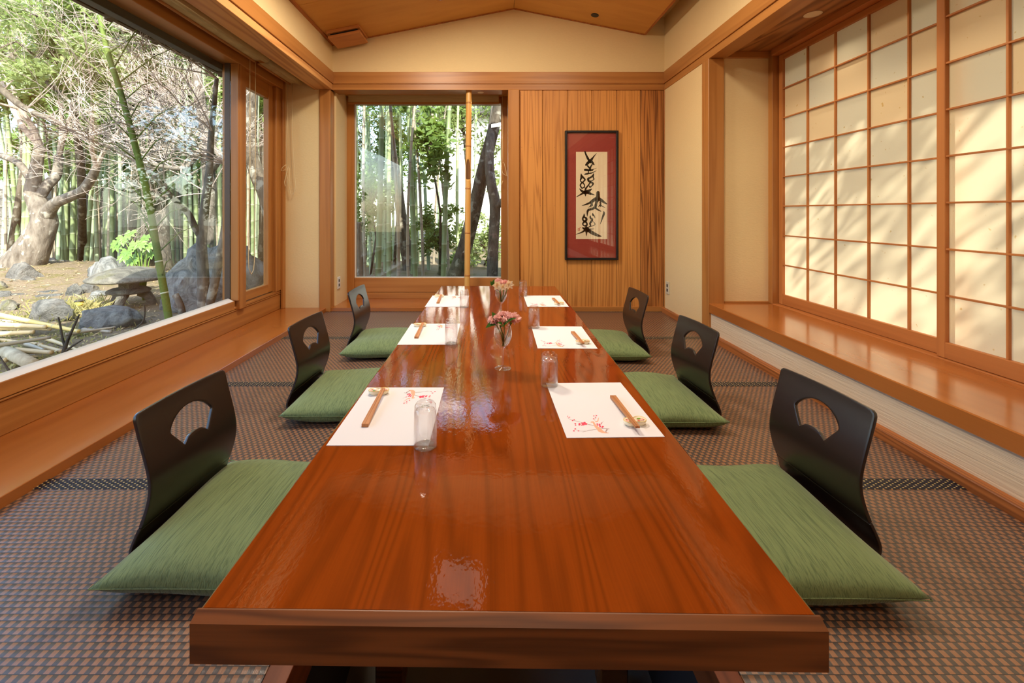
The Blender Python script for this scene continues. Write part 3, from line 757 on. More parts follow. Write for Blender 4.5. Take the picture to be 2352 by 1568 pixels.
box('fabric', -1.505, 0.085, 4.600, 4.604, 2.128, 2.204, M['blind'], b3, 0)
box('bottom_bar', -1.508, 0.088, 4.594, 4.610, 2.108, 2.128, M['frame_x'], b3, 0.002)
def cord(owner, pts, r=0.0026):
    # small beads read as a twisted cord
    return MB().tube(pts, r, 6).build('pull_cord', M['cord'], owner, True)
Yc = 3.515
cord(b1, [(-1.93, 3.49, 2.20), (-1.93, 3.49, 1.4), (-1.93, 3.468, 0.62), (-1.93, 3.475, 0.52), (-1.93, 3.51, 0.468), (-1.93, 3.545, 0.50), (-1.93, 3.56, 0.60), (-1.93, 3.57, 1.5), (-1.93, 3.572, 2.20)])
Yd = 4.19
cord(b2, [P(661, 186, Yd), P(660, 300, Yd), P(657, 378, Yd)])
cord(b2, [P(671, 188, Yd), P(672, 320, Yd), P(677, 405, Yd), P(679, 430, Yd), P(674, 446, Yd), P(667, 446, Yd), P(664, 425, Yd), P(665, 385, Yd)])
cord(b2, [P(657, 378, Yd), P(649, 384, Yd), P(645, 391, Yd), P(650, 393, Yd), P(658, 386, Yd), P(663, 380, Yd), P(657, 400, Yd), P(653, 418, Yd), P(655, 428, Yd), P(660, 426, Yd), P(661, 412, Yd), P(657, 398, Yd)])
Ye = 4.60
cord(b3, [P(1154, 214, Ye), P(1154, 365, Ye), P(1151, 385, Ye), P(1155, 398, Ye), P(1160, 402, Ye), P(1164, 404, Ye), P(1162, 390, Ye), P(1157, 372, Ye), P(1152, 375, Ye), P(1153, 400, Ye), P(1151, 418, Ye), P(1152, 424, Ye), P(1155, 415, Ye)])

# ------------------------------------------------------------------ framed calligraphy
fy = 4.252
fr = thing('framed_calligraphy', 'tall black-framed calligraphy on a brick red mount', 'picture', (0, 0, 0))
X0, X1, ZA, ZB = 0.722, 1.240, 0.503, 1.760
for nm, a in (('frame_bar', (X0, X0+0.021, ZA, ZB)), ('frame_bar', (X1-0.021, X1, ZA, ZB)), ('frame_bar', (X0+0.021, X1-0.021, ZA, ZA+0.021)), ('frame_bar', (X0+0.021, X1-0.021, ZB-0.021, ZB))):
    box(nm, a[0], a[1], fy-0.034, fy-0.001, a[2], a[3], M['black_frame'], fr, 0.003)
box('mount', X0+0.018, X1-0.018, fy-0.014, fy-0.004, ZA+0.018, ZB-0.018, M['red_mount'], fr, 0)
YP = fy-0.0155
q0, q1 = P(1323, 549, YP), P(1395, 348.5, YP)
pp = box('paper', q0.x, q1.x, fy-0.0155, fy-0.0135, q0.z, q1.z, M['scroll'], fr, 0)
strokes = [
 [(440,170,40),(470,260,50),(540,400,70),(600,480,90)], [(790,220,8),(740,275,25),(680,350,50),(610,440,80),(540,500,80),(470,570,60)],
 [(610,440,80),(660,500,70),(710,560,40)], [(650,560,40),(600,650,50),(590,720,70)], [(520,600,50),(570,660,50)],
 [(435,720,60),(480,720,70),(560,730,60),(650,725,60),(700,695,20),(790,665,6)], [(540,740,30),(540,810,30)],
 [(430,850,30),(490,840,50),(560,825,40),(650,808,35),(780,745,10)],
 [(325,835,20),(330,900,60),(330,960,60),(300,1040,35),(360,1090,40),(420,1040,40),(440,1010,50),(390,950,50),(345,900,50)],
 [(360,1090,45),(300,1170,40),(320,1230,40),(360,1270,40),(410,1230,30),(430,1190,30),(390,1120,40),(360,1090,40)], [(410,1230,30),(440,1270,20)],
 [(700,835,30),(680,890,60),(600,950,50),(535,990,70),(550,1050,60),(610,1085,60),(680,1130,60),(650,1190,40),(590,1240,40),(570,1200,30)],
 [(690,910,30),(690,950,40),(710,1000,30),(650,1040,30),(600,1060,40)],
 [(600,1090,40),(540,1180,40),(470,1270,50),(450,1350,60),(455,1450,50),(450,1510,15)],
 [(285,1290,30),(340,1350,60),(440,1400,110),(540,1360,100),(640,1290,25)], [(430,1390,80),(340,1440,50),(185,1530,15)],
 [(500,1400,80),(600,1430,70),(660,1450,40),(740,1472,8)]]
B_ = [
 [(830,90,100),(830,180,110),(820,280,130),(780,400,80),(750,530,80)], [(820,280,120),(720,310,110),(600,390,70),(480,445,50),(350,485,12)],
 [(840,270,100),(940,330,90),(1020,390,60),(1092,432,30)], [(640,400,60),(630,470,50),(550,540,10)], [(625,450,30),(625,540,15)], [(650,430,30),(685,510,15)],
 [(900,380,50),(905,450,45),(840,520,15)], [(905,450,50),(910,510,30)], [(920,480,30),(1045,550,12)],
 [(750,540,80),(660,580,70),(540,620,70),(510,700,50),(510,800,15)], [(750,550,60),(830,610,45),(920,655,20)],
 [(1000,665,30),(1010,720,60),(970,830,55),(930,950,30),(895,1045,8)],
 [(410,730,20),(410,800,55),(370,880,50),(410,950,50),(480,920,60),(470,860,60),(410,830,40)],
 [(440,950,70),(370,1030,40),(420,1090,40),(480,1080,60),(500,1030,50),(460,970,50)], [(670,715,20),(680,760,60),(720,800,30),(740,860,15)],
 [(600,800,40),(600,850,50),(650,890,60),(640,950,60),(590,1020,55),(610,1090,40),(530,1140,20)], [(690,960,15),(740,1050,25),(620,1110,15)],
 [(370,1150,40),(430,1180,80),(490,1170,120),(560,1190,50),(640,1185,25),(715,1175,8)], [(490,1200,130),(485,1290,60),(480,1400,12)],
 [(430,1230,70),(330,1290,40),(160,1350,10)], [(530,1220,100),(640,1290,100),(760,1350,90),(860,1390,60),(940,1405,10)]]
strokes += [[(x, y+1307, w) for x, y, w in s] for s in B_]
def smooth_line(s, n=5):
    out = []
    for i in range(len(s)-1):
        p0 = np.array(s[max(i-1, 0)], float); p1 = np.array(s[i], float); p2 = np.array(s[i+1], float); p3 = np.array(s[min(i+2, len(s)-1)], float)
        for k in range(n):
            t = k/n
            out.append(0.5*((2*p1)+(-p0+p2)*t+(2*p0-5*p1+4*p2-p3)*t*t+(-p0+3*p1-3*p2+p3)*t**3))
    out.append(np.array(s[-1], float)); return out
def ribbon2d(s, rough=0.0):
    L = smooth_line(s); q = []
    for i, p in enumerate(L):
        d = L[min(i+1, len(L)-1)][:2]-L[max(i-1, 0)][:2]; n = np.array([-d[1], d[0]])/(np.hypot(*d)+1e-9)
        w = max(p[2], 3)*0.5*(1+rough*random.uniform(-1, 1)); q.append((p[:2]+n*w, p[:2]-n*w))
    return q
def disc2d(x, y, rx, ry, n=10):
    return [(x+rx*math.cos(2*PI*k/n), y+ry*math.sin(2*PI*k/n)) for k in range(n)]
ik = MB()
def sp(xy): p = P(1310+xy[0]/13.07, 335+xy[1]/13.07, YP); return (p.x, fy-0.0159, p.z)
for s in strokes:
    q = ribbon2d(s, 0.10)
    for a, b in zip(q[:-1], q[1:]): ik.poly([sp(a[0]), sp(b[0]), sp(b[1]), sp(a[1])])
    for e in (s[0], s[-1]): ik.poly([sp(c) for c in disc2d(e[0], e[1], e[2]*0.48, e[2]*0.48)])
ik.build('brush_strokes', M['ink'], fr)
sl = MB()
for (x, y, w) in ((232,1200,12),(278,1200,12)): sl.poly([sp(c) for c in ((x-w/2,2470),(x+w/2,2470),(x+w/2,2545),(x-w/2,2545))])
for y in (2475, 2508, 2540): sl.poly([sp(c) for c in ((228,y-6),(290,y-6),(290,y+6),(228,y+6))])
sl.poly([sp(c) for c in disc2d(293, 2450, 16, 14)])
sl.build('red_seal', M['seal'], fr)
box('glass', X0+0.02, X1-0.02, fy-0.022, fy-0.020, ZA+0.02, ZB-0.02, M['picture_glass'], fr, 0)

# ------------------------------------------------------------------ bamboo pole with a flower notch
ptop, pbot = P(1077, 209, 4.31), P(1072.5, 690, 4.31)
pbot.z = 0.038; ptop.z = Z1
pl = thing('bamboo_pole', 'honey coloured bamboo pole with cut flower notch before back window', 'pole', pbot)
dv = ptop-pbot; R0 = 0.0285
def pole_section(z0, z1, notch=None):
    m_ = MB(); n = 28; zs = np.linspace(z0, z1, 10 if notch is None else 40)
    for z in zs:
        for k in range(n):
            t = 2*PI*k/n; r = R0*(1+0.0)
            c = dv*(z/dv.length); x = r*math.cos(t); y = r*math.sin(t)
            if notch:
                za, zb = notch
                if za < z < zb:
                    u = (z-za)/(zb-za)                      # flat cut at the bottom, arching up
                    depth = R0*(0.35+1.25*(u**2.2))-R0*0.55 if u > 0.02 else -R0*0.2
                    y = max(y, min(depth, R0*0.98)) if False else max(y, -R0*(0.98-0.9*(1-u)**0.45)) if u < 1 else y
            m_.v.append(Vector((c.x+x, c.y+y, c.z)))
    for i in range(len(zs)-1):
        for k in range(n):
            k2 = (k+1) % n; q = i*n; m_.f.append((q+k, q+k2, q+n+k2, q+n+k))
    return m_
zn = [P(1077, y, 4.31).z-0.038 for y in (237, 336, 433, 535, 632)]
marks = sorted([0.0]+zn+[dv.length])
na, nb = P(1077, 411, 4.31).z-0.038, P(1077, 366, 4.31).z-0.038
for a, b in zip(marks[:-1], marks[1:]):
    o = pole_section(a, b, (na, nb) if a < na < b else None).build('culm_section', M['pole'], pl, True)
for z in zn:
    c = dv*(z/dv.length)
    MB().lathe([(R0*0.99, -0.008), (R0*1.10, -0.003), (R0*1.03, 0.0), (R0*1.08, 0.004), (R0*0.99, 0.009)], 28, c).build('node_ring', M['pole_node'], pl, True)
# dark patch across the notch mouth, painted in for its inner shade
hm = MB(); pts = []
for k in range(13):
    t = PI*k/12; pts.append((0.0195*math.cos(t), na+0.11+(nb-na-0.11)*math.sin(t)))
pts = [(0.0195, na)]+pts+[(-0.0195, na)]
c = dv*((na+nb)/2/dv.length)
hm.v = []; 
front = [Vector((c.x+x, c.y-math.sqrt(max(R0**2-x*x, 0))*1.0-0.0012, z)) for x, z in pts]
back = [Vector((c.x+x*0.8, c.y-math.sqrt(max(R0**2-x*x, 0))*0.99+0.002, z)) for x, z in pts]
hm.poly(front)
M['hollow'] = wood('painted shade of the notch', rgb(120, 78, 40), rgb(58, 36, 18), 'z', across=40, along=1.5, rings=2, rough=0.8)
hm.build('notch_shade', M['hollow'], pl)

# ------------------------------------------------------------------ table
TC = Vector((0.041, 2.062, 0.0)); TR = -math.atan(0.0129)
tb = thing('dining_table', 'long low varnished wooden dining table over a leg pit', 'table', TC, TR)
HW, HL, TT, TZ, CH = 0.4615, 1.432, 0.374, 0.304, 0.0065
y0 = -HL+0.0185
m_ = MB(); m_.prism([(-HW, TZ), (HW, TZ), (HW, TT-CH), (HW-CH, TT), (-HW+CH, TT), (-HW, TT-CH)], 'y', y0, HL); m_.build('tabletop', M['table'], tb)
m_ = MB(); m_.prism([(y0, TT-0.0004), (-HL+0.016, TT-0.0004), (-HL, TT-0.0075), (-HL, TZ+0.004), (-HL+0.004, TZ), (y0, TZ)], 'x', -HW-0.001, HW+0.001); m_.build('end_board', M['table_end'], tb)
for sx in (-1, 1):
    for sy in (-0.75, 0.80): box('leg', sx*0.33-0.04, sx*0.33+0.04, sy-0.04, sy+0.04, -0.46, TZ, M['table_end'], tb, 0.004)

# ------------------------------------------------------------------ legless chairs
prof = [(0.0, .415), (0.006, .385), (0.018, .34), (0.032, .29), (0.043, .245), (0.047, .21), (0.043, .17), (0.030, .125), (0.014, .085), (0.002, .05), (0.001, .03), (0.012, .014), (0.04, .008), (0.12, .007), (0.26, .007), (0.38, .007)]
pf = smooth_line([(a, b, 0) for a, b in prof], 6); pf = np.array([p[:2] for p in pf])
arc = np.concatenate([[0], np.cumsum(np.hypot(*np.diff(pf, axis=0).T))])
def on_prof(s): return np.interp(s, arc, pf[:, 0]), np.interp(s, arc, pf[:, 1])
def s_of_z(z): i = np.argmax(pf[:, 1] <= z); return arc[i]
def chair_mesh():
    HWc = 0.178; S1 = s_of_z(0.10)
    def rounded(poly, r, n=5):
        out = []; N = len(poly)
        for i in range(N):
            p = np.array(poly[i]); a = np.array(poly[i-1]); b = np.array(poly[(i+1) % N]); rr = r[i] if hasattr(r, '__len__') else r
            da = (a-p)/np.linalg.norm(a-p); db = (b-p)/np.linalg.norm(b-p)
            pa, pb = p+da*rr, p+db*rr
            for k in range(n+1):
                t = k/n; out.append((1-t)**2*pa+2*t*(1-t)*p+t*t*pb)
        return np.array(out)
    def resample(poly, ang, c):
        poly = np.vstack([poly, poly[:1]]); res = []
        for a in ang:
            d = np.array([math.cos(a), math.sin(a)]); best = None
            for p, q in zip(poly[:-1], poly[1:]):
                e = q-p; den = d[0]*(-e[1])+d[1]*e[0]
                if abs(den) < 1e-12: continue
                w = p-c; t = (w[0]*(-e[1])+w[1]*e[0])/den; u = (d[0]*w[1]-d[1]*w[0])/den
                if -1e-6 <= u <= 1+1e-6 and t > 0: best = t if best is None else max(best, t)
            res.append(c+d*best)
        return np.array(res)
    # (v across, s down the board)
    top = [(-HWc+2*HWc*k/10, 0.006*abs(k/5-1)**2) for k in range(11)]
    outer = rounded([(-HWc, 0.006)]+top[1:-1]+[(HWc, 0.006), (HWc*0.985, S1*0.72), (HWc*1.0, S1), (-HWc*1.0, S1), (-HWc*0.985, S1*0.72)],
                    [0.018]+[0.004]*9+[0.018, 0.03, 0.0001, 0.0001, 0.03])
    zs = lambda z: s_of_z(z)
    arc_t = [(0.086*math.sin(a), zs(0.268)-(zs(0.268)-zs(0.366))*(math.cos(a)-math.cos(1.15))/(1-math.cos(1.15))*0.56-(zs(0.268)-zs(0.366))*0.44) for a in np.linspace(-1.15, 1.15, 11)]
    arc_t = [(0.0865*math.sin(a)/math.sin(1.1), zs(0.366)+(zs(0.318)-zs(0.366))*(1-math.cos(a))/(1-math.cos(1.1))) for a in np.linspace(-1.1, 1.1, 13)]
    bot = [(0.046*math.cos(a), zs(0.266)-0.024*math.sin(a)) for a in np.linspace(0, PI, 9)]
    hole = rounded(arc_t+bot, [0.008]+[0.003]*11+[0.008, 0.006]+[0.003]*7+[0.006])
    c = np.array([0.0, zs(0.312)]); ang = np.linspace(0, 2*PI, 145)[:-1]
    ho = resample(hole, ang, c); ou = resample(outer, ang, c)
    K = 15; V = []; Fc = []
    for j in range(K+1):
        t = j/K
        for i in range(144):
            p = ho[i]*(1-t)+ou[i]*t; u, z = on_prof(p[1]); V.append((u, p[0], z))
    for j in range(K):
        for i in range(144):
            i2 = (i+1) % 144; Fc.append((j*144+i, j*144+i2, (j+1)*144+i2, (j+1)*144+i))
    V2 = []; F2 = []; ss = np.concatenate([np.linspace(S1, arc[-1]-0.34, 24), np.linspace(arc[-1]-0.33, arc[-1], 4)]); nv = 9
    for s in ss:
        u, z = on_prof(s)
        for k in range(nv): V2.append((u, HWc*(1.0+0.10*min(max((s-S1)/0.12, 0), 1))*(-1+2*k/(nv-1)), z))
    for i in range(len(ss)-1):
        for k in range(nv-1): F2.append((i*nv+k, i*nv+k+1, (i+1)*nv+k+1, (i+1)*nv+k))
    return (V, Fc), (V2, F2)
(cb_v, cb_f), (cs_v, cs_f) = chair_mesh()
def fix(me):
    bm = bmesh.new(); bm.from_mesh(me); bmesh.ops.recalc_face_normals(bm, faces=bm.faces[:]); bm.to_mesh(me); bm.free(); return me
me_back = fix(mesh('backrest', cb_v, cb_f, M['lacquer'], True)); me_seat = fix(mesh('seat', cs_v, cs_f, M['lacquer'], True))
def solid(o):
    s = o.modifiers.new('thickness', 'SOLIDIFY'); s.thickness = 0.010; s.offset = 0
    b = o.modifiers.new('round', 'BEVEL'); b.width = 0.002; b.segments = 2; b.limit_method = 'ANGLE'; b.angle_limit = math.radians(50)
    return o
SEATS = [  # side, seat name, chair x, chair y, twist, cushion centre
 (-1, 'nearest', -0.968, 1.374, 5.0, (-0.695, 1.325)), (-1, 'middle', -0.970, 2.285, 4.0, (-0.675, 2.225)), (-1, 'far', -0.988, 3.200, 1.5, (-0.710, 3.085)),
 (1, 'nearest', 1.068, 1.395, 4.5, (0.765, 1.300)), (1, 'middle', 1.048, 2.200, 5.0, (0.760, 2.165)), (1, 'far', 1.046, 3.080, 2.5, (0.745, 3.035))]
SIDE = {-1: 'garden-window side', 1: 'shoji side'}
chair0 = None
for sd, nm, cx, cy, tw, cu in SEATS:
    rz = (0 if sd < 0 else PI) + math.radians(tw)*(1 if sd > 0 else -1)*1.0
    lab = 'black lacquered legless chair with fan cutout, %s seat on the %s' % (nm, SIDE[sd])
    if chair0 is None:
        chair0 = thing('legless_chair', lab, 'chair', (cx, cy, 0), rz, 'black legless chairs around the table')
        solid(link('backrest', me_back, chair0)); solid(link('seat', me_seat, chair0)); t = chair0
    else:
        t = copy_tree(chair0); t['label'] = lab; t.location = (cx, cy, 0); t.rotation_euler = (0, 0, rz)

# ------------------------------------------------------------------ floor cushions
def cushion_mesh(seed):
    r = random.Random(seed); n = 40; H = 0.275; V = []; Fc = []
    ph = [r.uniform(0, 6.28) for _ in range(8)]
    for top in (1, -1):
        for i in range(n+1):
            for j in range(n+1):
                u = -1+2*i/n; w = -1+2*j/n
                u = math.copysign(abs(u)**0.82, u); w = math.copysign(abs(w)**0.82, w)
                pin = 1-0.055*(1-abs(u)**3)*abs(w)**4*0 
                x = u*H*(1-0.07*(1-u*u*0.0)*(1-abs(w)**2.0)*0.0)
                # straight seams drawn in a little between pointed corners
                x = H*u*(1-0.05*(1-w*w)*abs(u)**2); y = H*w*(1-0.05*(1-u*u)*abs(w)**2)
                e = max(0.0, (1-abs(u)**3.2)*(1-abs(w)**3.2)); h = e**0.52
                wob = 1+0.06*math.sin(2.1*u+ph[0])*math.sin(1.7*w+ph[1])+0.05*math.sin(5*u+ph[2])*(1-e)+0.05*math.sin(6*w+ph[3])*(1-e)
                mid = 0.047+0.006*(abs(u*w))**2+0.003*math.sin(5*u+ph[4])+0.003*math.sin(5*w+ph[5])
                if top > 0: z = mid+0.064*h*wob
                else: z = mid-min(mid-0.012, 0.055*h**0.7) if True else 0
                V.append((x, y, z))
    N = (n+1)**2
    for t in range(2):
        for i in range(n):
            for j in range(n):
                a = t*N+i*(n+1)+j; q = (a, a+n+1, a+n+2, a+1); Fc.append(q if t == 0 else q[::-1])
    me = mesh('cushion', V, Fc, M['cloth'], True)
    bm = bmesh.new(); bm.from_mesh(me); bmesh.ops.remove_doubles(bm, verts=bm.verts[:], dist=0.0004); bmesh.ops.recalc_face_normals(bm, faces=bm.faces[:]); bm.to_mesh(me); bm.free()
    me.polygons.foreach_set('use_smooth', [True]*len(me.polygons)); return me
cms = [cushion_mesh(3), cushion_mesh(8), cushion_mesh(21)]
def seam_of(parent, seed):
    r = random.Random(seed); H = 0.275; pts = []
    for k in range(80):
        t = k/80*4; s = int(t); f = -1+2*(t-s)
        u, w = [(f, -1), (1, f), (-f, 1), (-1, -f)][s]
        x = H*u*(1-0.05*(1-w*w)*abs(u)**2); y = H*w*(1-0.05*(1-u*u)*abs(w)**2)
        pts.append((x*1.002, y*1.002, 0.047+0.006*(abs(u*w))**2))
    return MB().tube(pts+[pts[0]], 0.0016, 5, False).build('seam_piping', M['cloth'], parent, True)
for k, (sd, nm, cx, cy, tw, cu) in enumerate(SEATS):
    t = link('floor_cushion', cms[k % 3], None, (cu[0], cu[1], 0.0))
    tag(t, 'square green crinkle cotton floor cushion, %s seat on the %s' % (nm, SIDE[sd]), 'cushion', 'green floor cushions on the legless chairs')
    t.rotation_euler = (0, math.radians(-2.0 if sd > 0 else 2.0)*0, math.radians(random.uniform(-2, 2)))
    seam_of(t, k)

# ------------------------------------------------------------------ place settings
def tz(): return TT
def table_pt(px, py): return G(px, py, TT)
PLACES = [(-1, 'nearest', -0.288, 1.290, 0.0), (-1, 'middle', -0.290, 2.132, 0.6), (-1, 'far', -0.283, 2.910, 0.0),
          (1, 'nearest', 0.326, 1.330, 1.2), (1, 'middle', 0.338, 2.077, -1.0), (1, 'far', 0.362, 2.912, -0.3)]
def zp(x, y):                      # plum-branch print traced on the mat nearest on the shoji side
    p = table_pt(1290+x/16.8, 940+y/16.8); return (p.x-0.326, p.y-1.330)
br = [[(1090,505,30),(1180,500,60),(1220,560,70),(1260,640,90),(1350,730,120),(1420,800,150),(1520,870,100),(1640,910,50),(1770,925,15)],
      [(1270,480,40),(1360,470,40),(1390,380,30),(1410,330,12)]]
bg_ = [[(1200,640,16),(1080,605,16),(960,580,14),(700,500,12),(560,465,12),(450,430,10),(340,400,10),(230,350,8)],
      [(1310,770,16),(1150,800,16),(1000,815,12),(880,850,10),(760,885,8)], [(880,840,8),(640,830,7),(520,795,6)],
      [(1260,450,10),(1250,400,8),(1290,290,8),(1305,200,5)], [(1500,750,25),(1600,745,15),(1800,770,22)], [(1720,780,60),(1660,870,40),(1690,910,20)], [(1500,610,12),(1540,520,10),(1590,480,8)]]
dots = [(210,270,25),(280,305,25),(230,325,20),(455,400,28),(390,435,32),(490,555,38),(500,610,32),(655,560,45),(650,600,45),(765,540,50),(850,520,50),(900,570,60),(800,590,60),(840,560,60),(740,615,30),(1225,265,30),(1325,255,32),(1285,335,28),(1205,378,28),(1340,580,40),(1430,590,40),(1350,625,30),(1430,635,40),(1500,540,28),(1450,680,40),(1550,680,45),(1520,715,30),(480,755,38),(420,830,38),(600,832,32)]
def print_mesh(items, mat, z, kind):
    m_ = MB()
    for s in items:
        if kind == 'line':
            q = ribbon2d(s, 0.1)
            for a, b in zip(q[:-1], q[1:]): m_.poly([zp(*a[0])+(z,), zp(*b[0])+(z,), zp(*b[1])+(z,), zp(*a[1])+(z,)])
        else: m_.poly([zp(*c)+(z,) for c in disc2d(s[0], s[1], s[2], s[2]*0.62, 8)])
    me = mesh('print', m_.v, m_.f, mat); return fix(me)
pm_t = print_mesh(br, M['p_trunk'], 0.00095, 'line'); pm_g = print_mesh(bg_, M['p_grey'], 0.00100, 'line'); pm_d = print_mesh(dots, M['p_red'], 0.00110, 'dot')
mat0 = rest0 = chop0 = glass0 = None
def rest_build(t):
    m_ = MB(); n = 40
    prof2 = [(0.0, 0.0), (0.80, 0.0), (0.97, 0.006), (1.0, 0.0125), (0.93, 0.0135), (0.80, 0.0118), (0.0, 0.0108)]
    def shape(a): return 0.0335*(0.60+0.40*abs(math.cos(a))**0.9)*(1-0.30*abs(math.sin(a))**6)
    for rr, z in prof2:
        for k in range(n):
            a = 2*PI*k/n; r = shape(a)*rr; m_.v.append(Vector((r*math.cos(a)*1.0, r*math.sin(a)*0.80, z)))
    for i in range(len(prof2)-1):
        for k in range(n): q = i*n; k2 = (k+1) % n; m_.f.append((q+k, q+k2, q+n+k2, q+n+k))
    o = m_.build('dish', M['ceramic'], t, True)
    rm = MB(); pts = [(shape(2*PI*k/n)*0.965*math.cos(2*PI*k/n), shape(2*PI*k/n)*0.965*0.8*math.sin(2*PI*k/n), 0.0134) for k in range(n+1)]
    rm.tube(pts, 0.0007, 5, False).build('rim_glaze', M['c_yellow'], t, True)
    for (mt, L) in (('c_pink', [(0.018, 0.0, 0.0115), (-0.018, 0.0, 0.0115)]), ('c_green', [(0.014, 0.004, 0.006), (-0.015, -0.004, 0.005)]), ('c_red', [(0.024, -0.005, 0.003), (-0.022, 0.006, 0.003), (0.008, -0.007, 0.003)])):
        d = MB()
        for (x, y, r) in L: d.poly([(x+r*math.cos(2*PI*k/9), y+r*0.7*math.sin(2*PI*k/9), 0.0119+{'c_pink': 0.0, 'c_green': 0.0003, 'c_red': 0.0006}[mt]+0.0003) for k in range(9)])
        d.build('painted_motif', M[mt], t)
def chop_build(t, L=0.222):
    # two sticks, tip end raised on the rest (tip at +y)
    for s in (-1, 1):
        m_ = MB(); secs = [(-L/2, 0.0045, 0.0036, 0.0042), (L/2, 0.0028, 0.0155, 0.0026)]
        for (y, hw, zc, hh) in secs:
            xo = s*(0.0047 if y < 0 else 0.0032)
            for (a, b) in ((-1, -1), (1, -1), (1, 1), (-1, 1)): m_.v.append(Vector((xo+a*hw, y, zc+b*hh+0.0014)))
        m_.f += [(0, 1, 5, 4), (1, 2, 6, 5), (2, 3, 7, 6), (3, 0, 4, 7), (3, 2, 1, 0), (4, 5, 6, 7)]
        m_.build('stick', M['chop'], t)
def tumbler_build(t):
    R, H, w = 0.0294, 0.111, 0.0016
    prof3 = [(R-w, 0.0008), (R-w*0.5, 0.0), (R, 0.0010), (R*0.985, 0.045), (R*0.955, 0.088), (R*0.90, 0.1035), (R*0.74, 0.1100), (R*0.62, H), (R*0.52, 0.1085), (R*0.3, 0.1070), (0.0, 0.1068)]
    inner = [(0.0, 0.0965), (R*0.55, 0.0960), (R*0.80, 0.0925), (R*0.895, 0.085), (R*0.935-w*0.4, 0.045), (R-w, 0.0008)]
    me = MB(); me.lathe(prof3+inner[:-1]+[(R-w, 0.0008)], 40); o = me.build('glass_body', M['tumbler'], t, True); return o
GL = {(-1, 'nearest'): (-0.166, 1.106), (-1, 'middle'): (-0.178, 1.967), (-1, 'far'): (-0.165, 2.725), (1, 'nearest'): (0.2017, 1.494), (1, 'middle'): (0.223, 2.237), (1, 'far'): (0.229, 3.081)}
for sd, nm, x, y, tw in PLACES:
    rz = (PI if sd < 0 else 0)+math.radians(tw)
    where = '%s setting on the %s' % (nm, SIDE[sd])
    if mat0 is None:
        mat0 = link('placemat', box_mesh(0.260, 0.366, 0.0008, M['white'], 0)); t = mat0
        for me, n_ in ((pm_t, 'printed_trunk'), (pm_g, 'printed_twigs'), (pm_d, 'printed_blossom')): link(n_, me, mat0, (0, 0, -0.0004))
    else: t = copy_tree(mat0)
    tag(t, 'white paper placemat with plum branch print, '+where, 'placemat', 'paper placemats'); t.location = (x, y, TT+0.0008); t.rotation_euler = (0, 0, rz)
    rx, ry = (x-0.077, y+0.132) if sd < 0 else (x+0.077, y-0.113)
    if rest0 is None: rest0 = empty('chopstick_rest'); rest_build(rest0); t = rest0
    else: t = copy_tree(rest0)
    tag(t, 'painted porcelain double-lobed chopstick rest, '+where, 'chopstick rest', 'chopstick rests'); t.location = (rx, ry, TT+0.0013); t.rotation_euler = (0, 0, math.radians(6 if sd < 0 else 12))
    if chop0 is None: chop0 = empty('chopsticks'); chop_build(chop0); t = chop0
    else: t = copy_tree(chop0)
    tag(t, 'pair of pale wooden chopsticks leaning on their rest, '+where, 'chopsticks', 'pairs of chopsticks')
    if sd < 0: t.location = (x-0.061, y+0.022, TT+0.0008); t.rotation_euler = (0, 0, math.radians(1))
    else: t.location = (x+0.066, y-0.052, TT+0.0008); t.rotation_euler = (0, 0, PI+math.radians(1))
    gx, gy = GL[(sd, nm)]
    if glass0 is None: glass0 = empty('tumbler'); tumbler_build(glass0); t = glass0
    else: t = copy_tree(glass0)
    tag(t, 'clear glass tumbler standing upside down, '+where, 'glass', 'upturned tumblers'); t.location = (gx, gy, TT+0.0012)

# ------------------------------------------------------------------ wine-glass vases with flowers
def wine_glass(label, x, y, sc=1.0):
    t = thing('wine_glass_vase', label, 'vase', (x, y, TT+0.0006), 0, 'wine glasses used as vases')
    P_ = [(0.0, 0.0), (0.029, 0.0), (0.031, 0.0012), (0.029, 0.0026), (0.012, 0.006), (0.0055, 0.011), (0.0042, 0.02), (0.0036, 0.05), (0.0042, 0.072), (0.008, 0.080), (0.019, 0.089), (0.028, 0.103), (0.0335, 0.120), (0.0345, 0.134), (0.033, 0.150), (0.0300, 0.166)]
    I_ = [(0.0288, 0.166), (0.0318, 0.150), (0.0332, 0.134), (0.0322, 0.120), (0.0266, 0.103), (0.0176, 0.090), (0.007, 0.083), (0.0, 0.082)]
    m_ = MB(); m_.lathe([(r*sc, z) for r, z in P_+I_], 40); m_.build('glass_body', M['tumbler'], t, True)
    W_ = [(0.0, 0.0826), (0.0065, 0.0836), (0.0170, 0.0906), (0.0260, 0.1035), (0.0316, 0.1205), (0.0324, 0.128), (0.0, 0.128)]
    m_ = MB(); m_.lathe([(r*sc, z) for r, z in W_], 40); m_.build('water', M['water'], t, True); return t
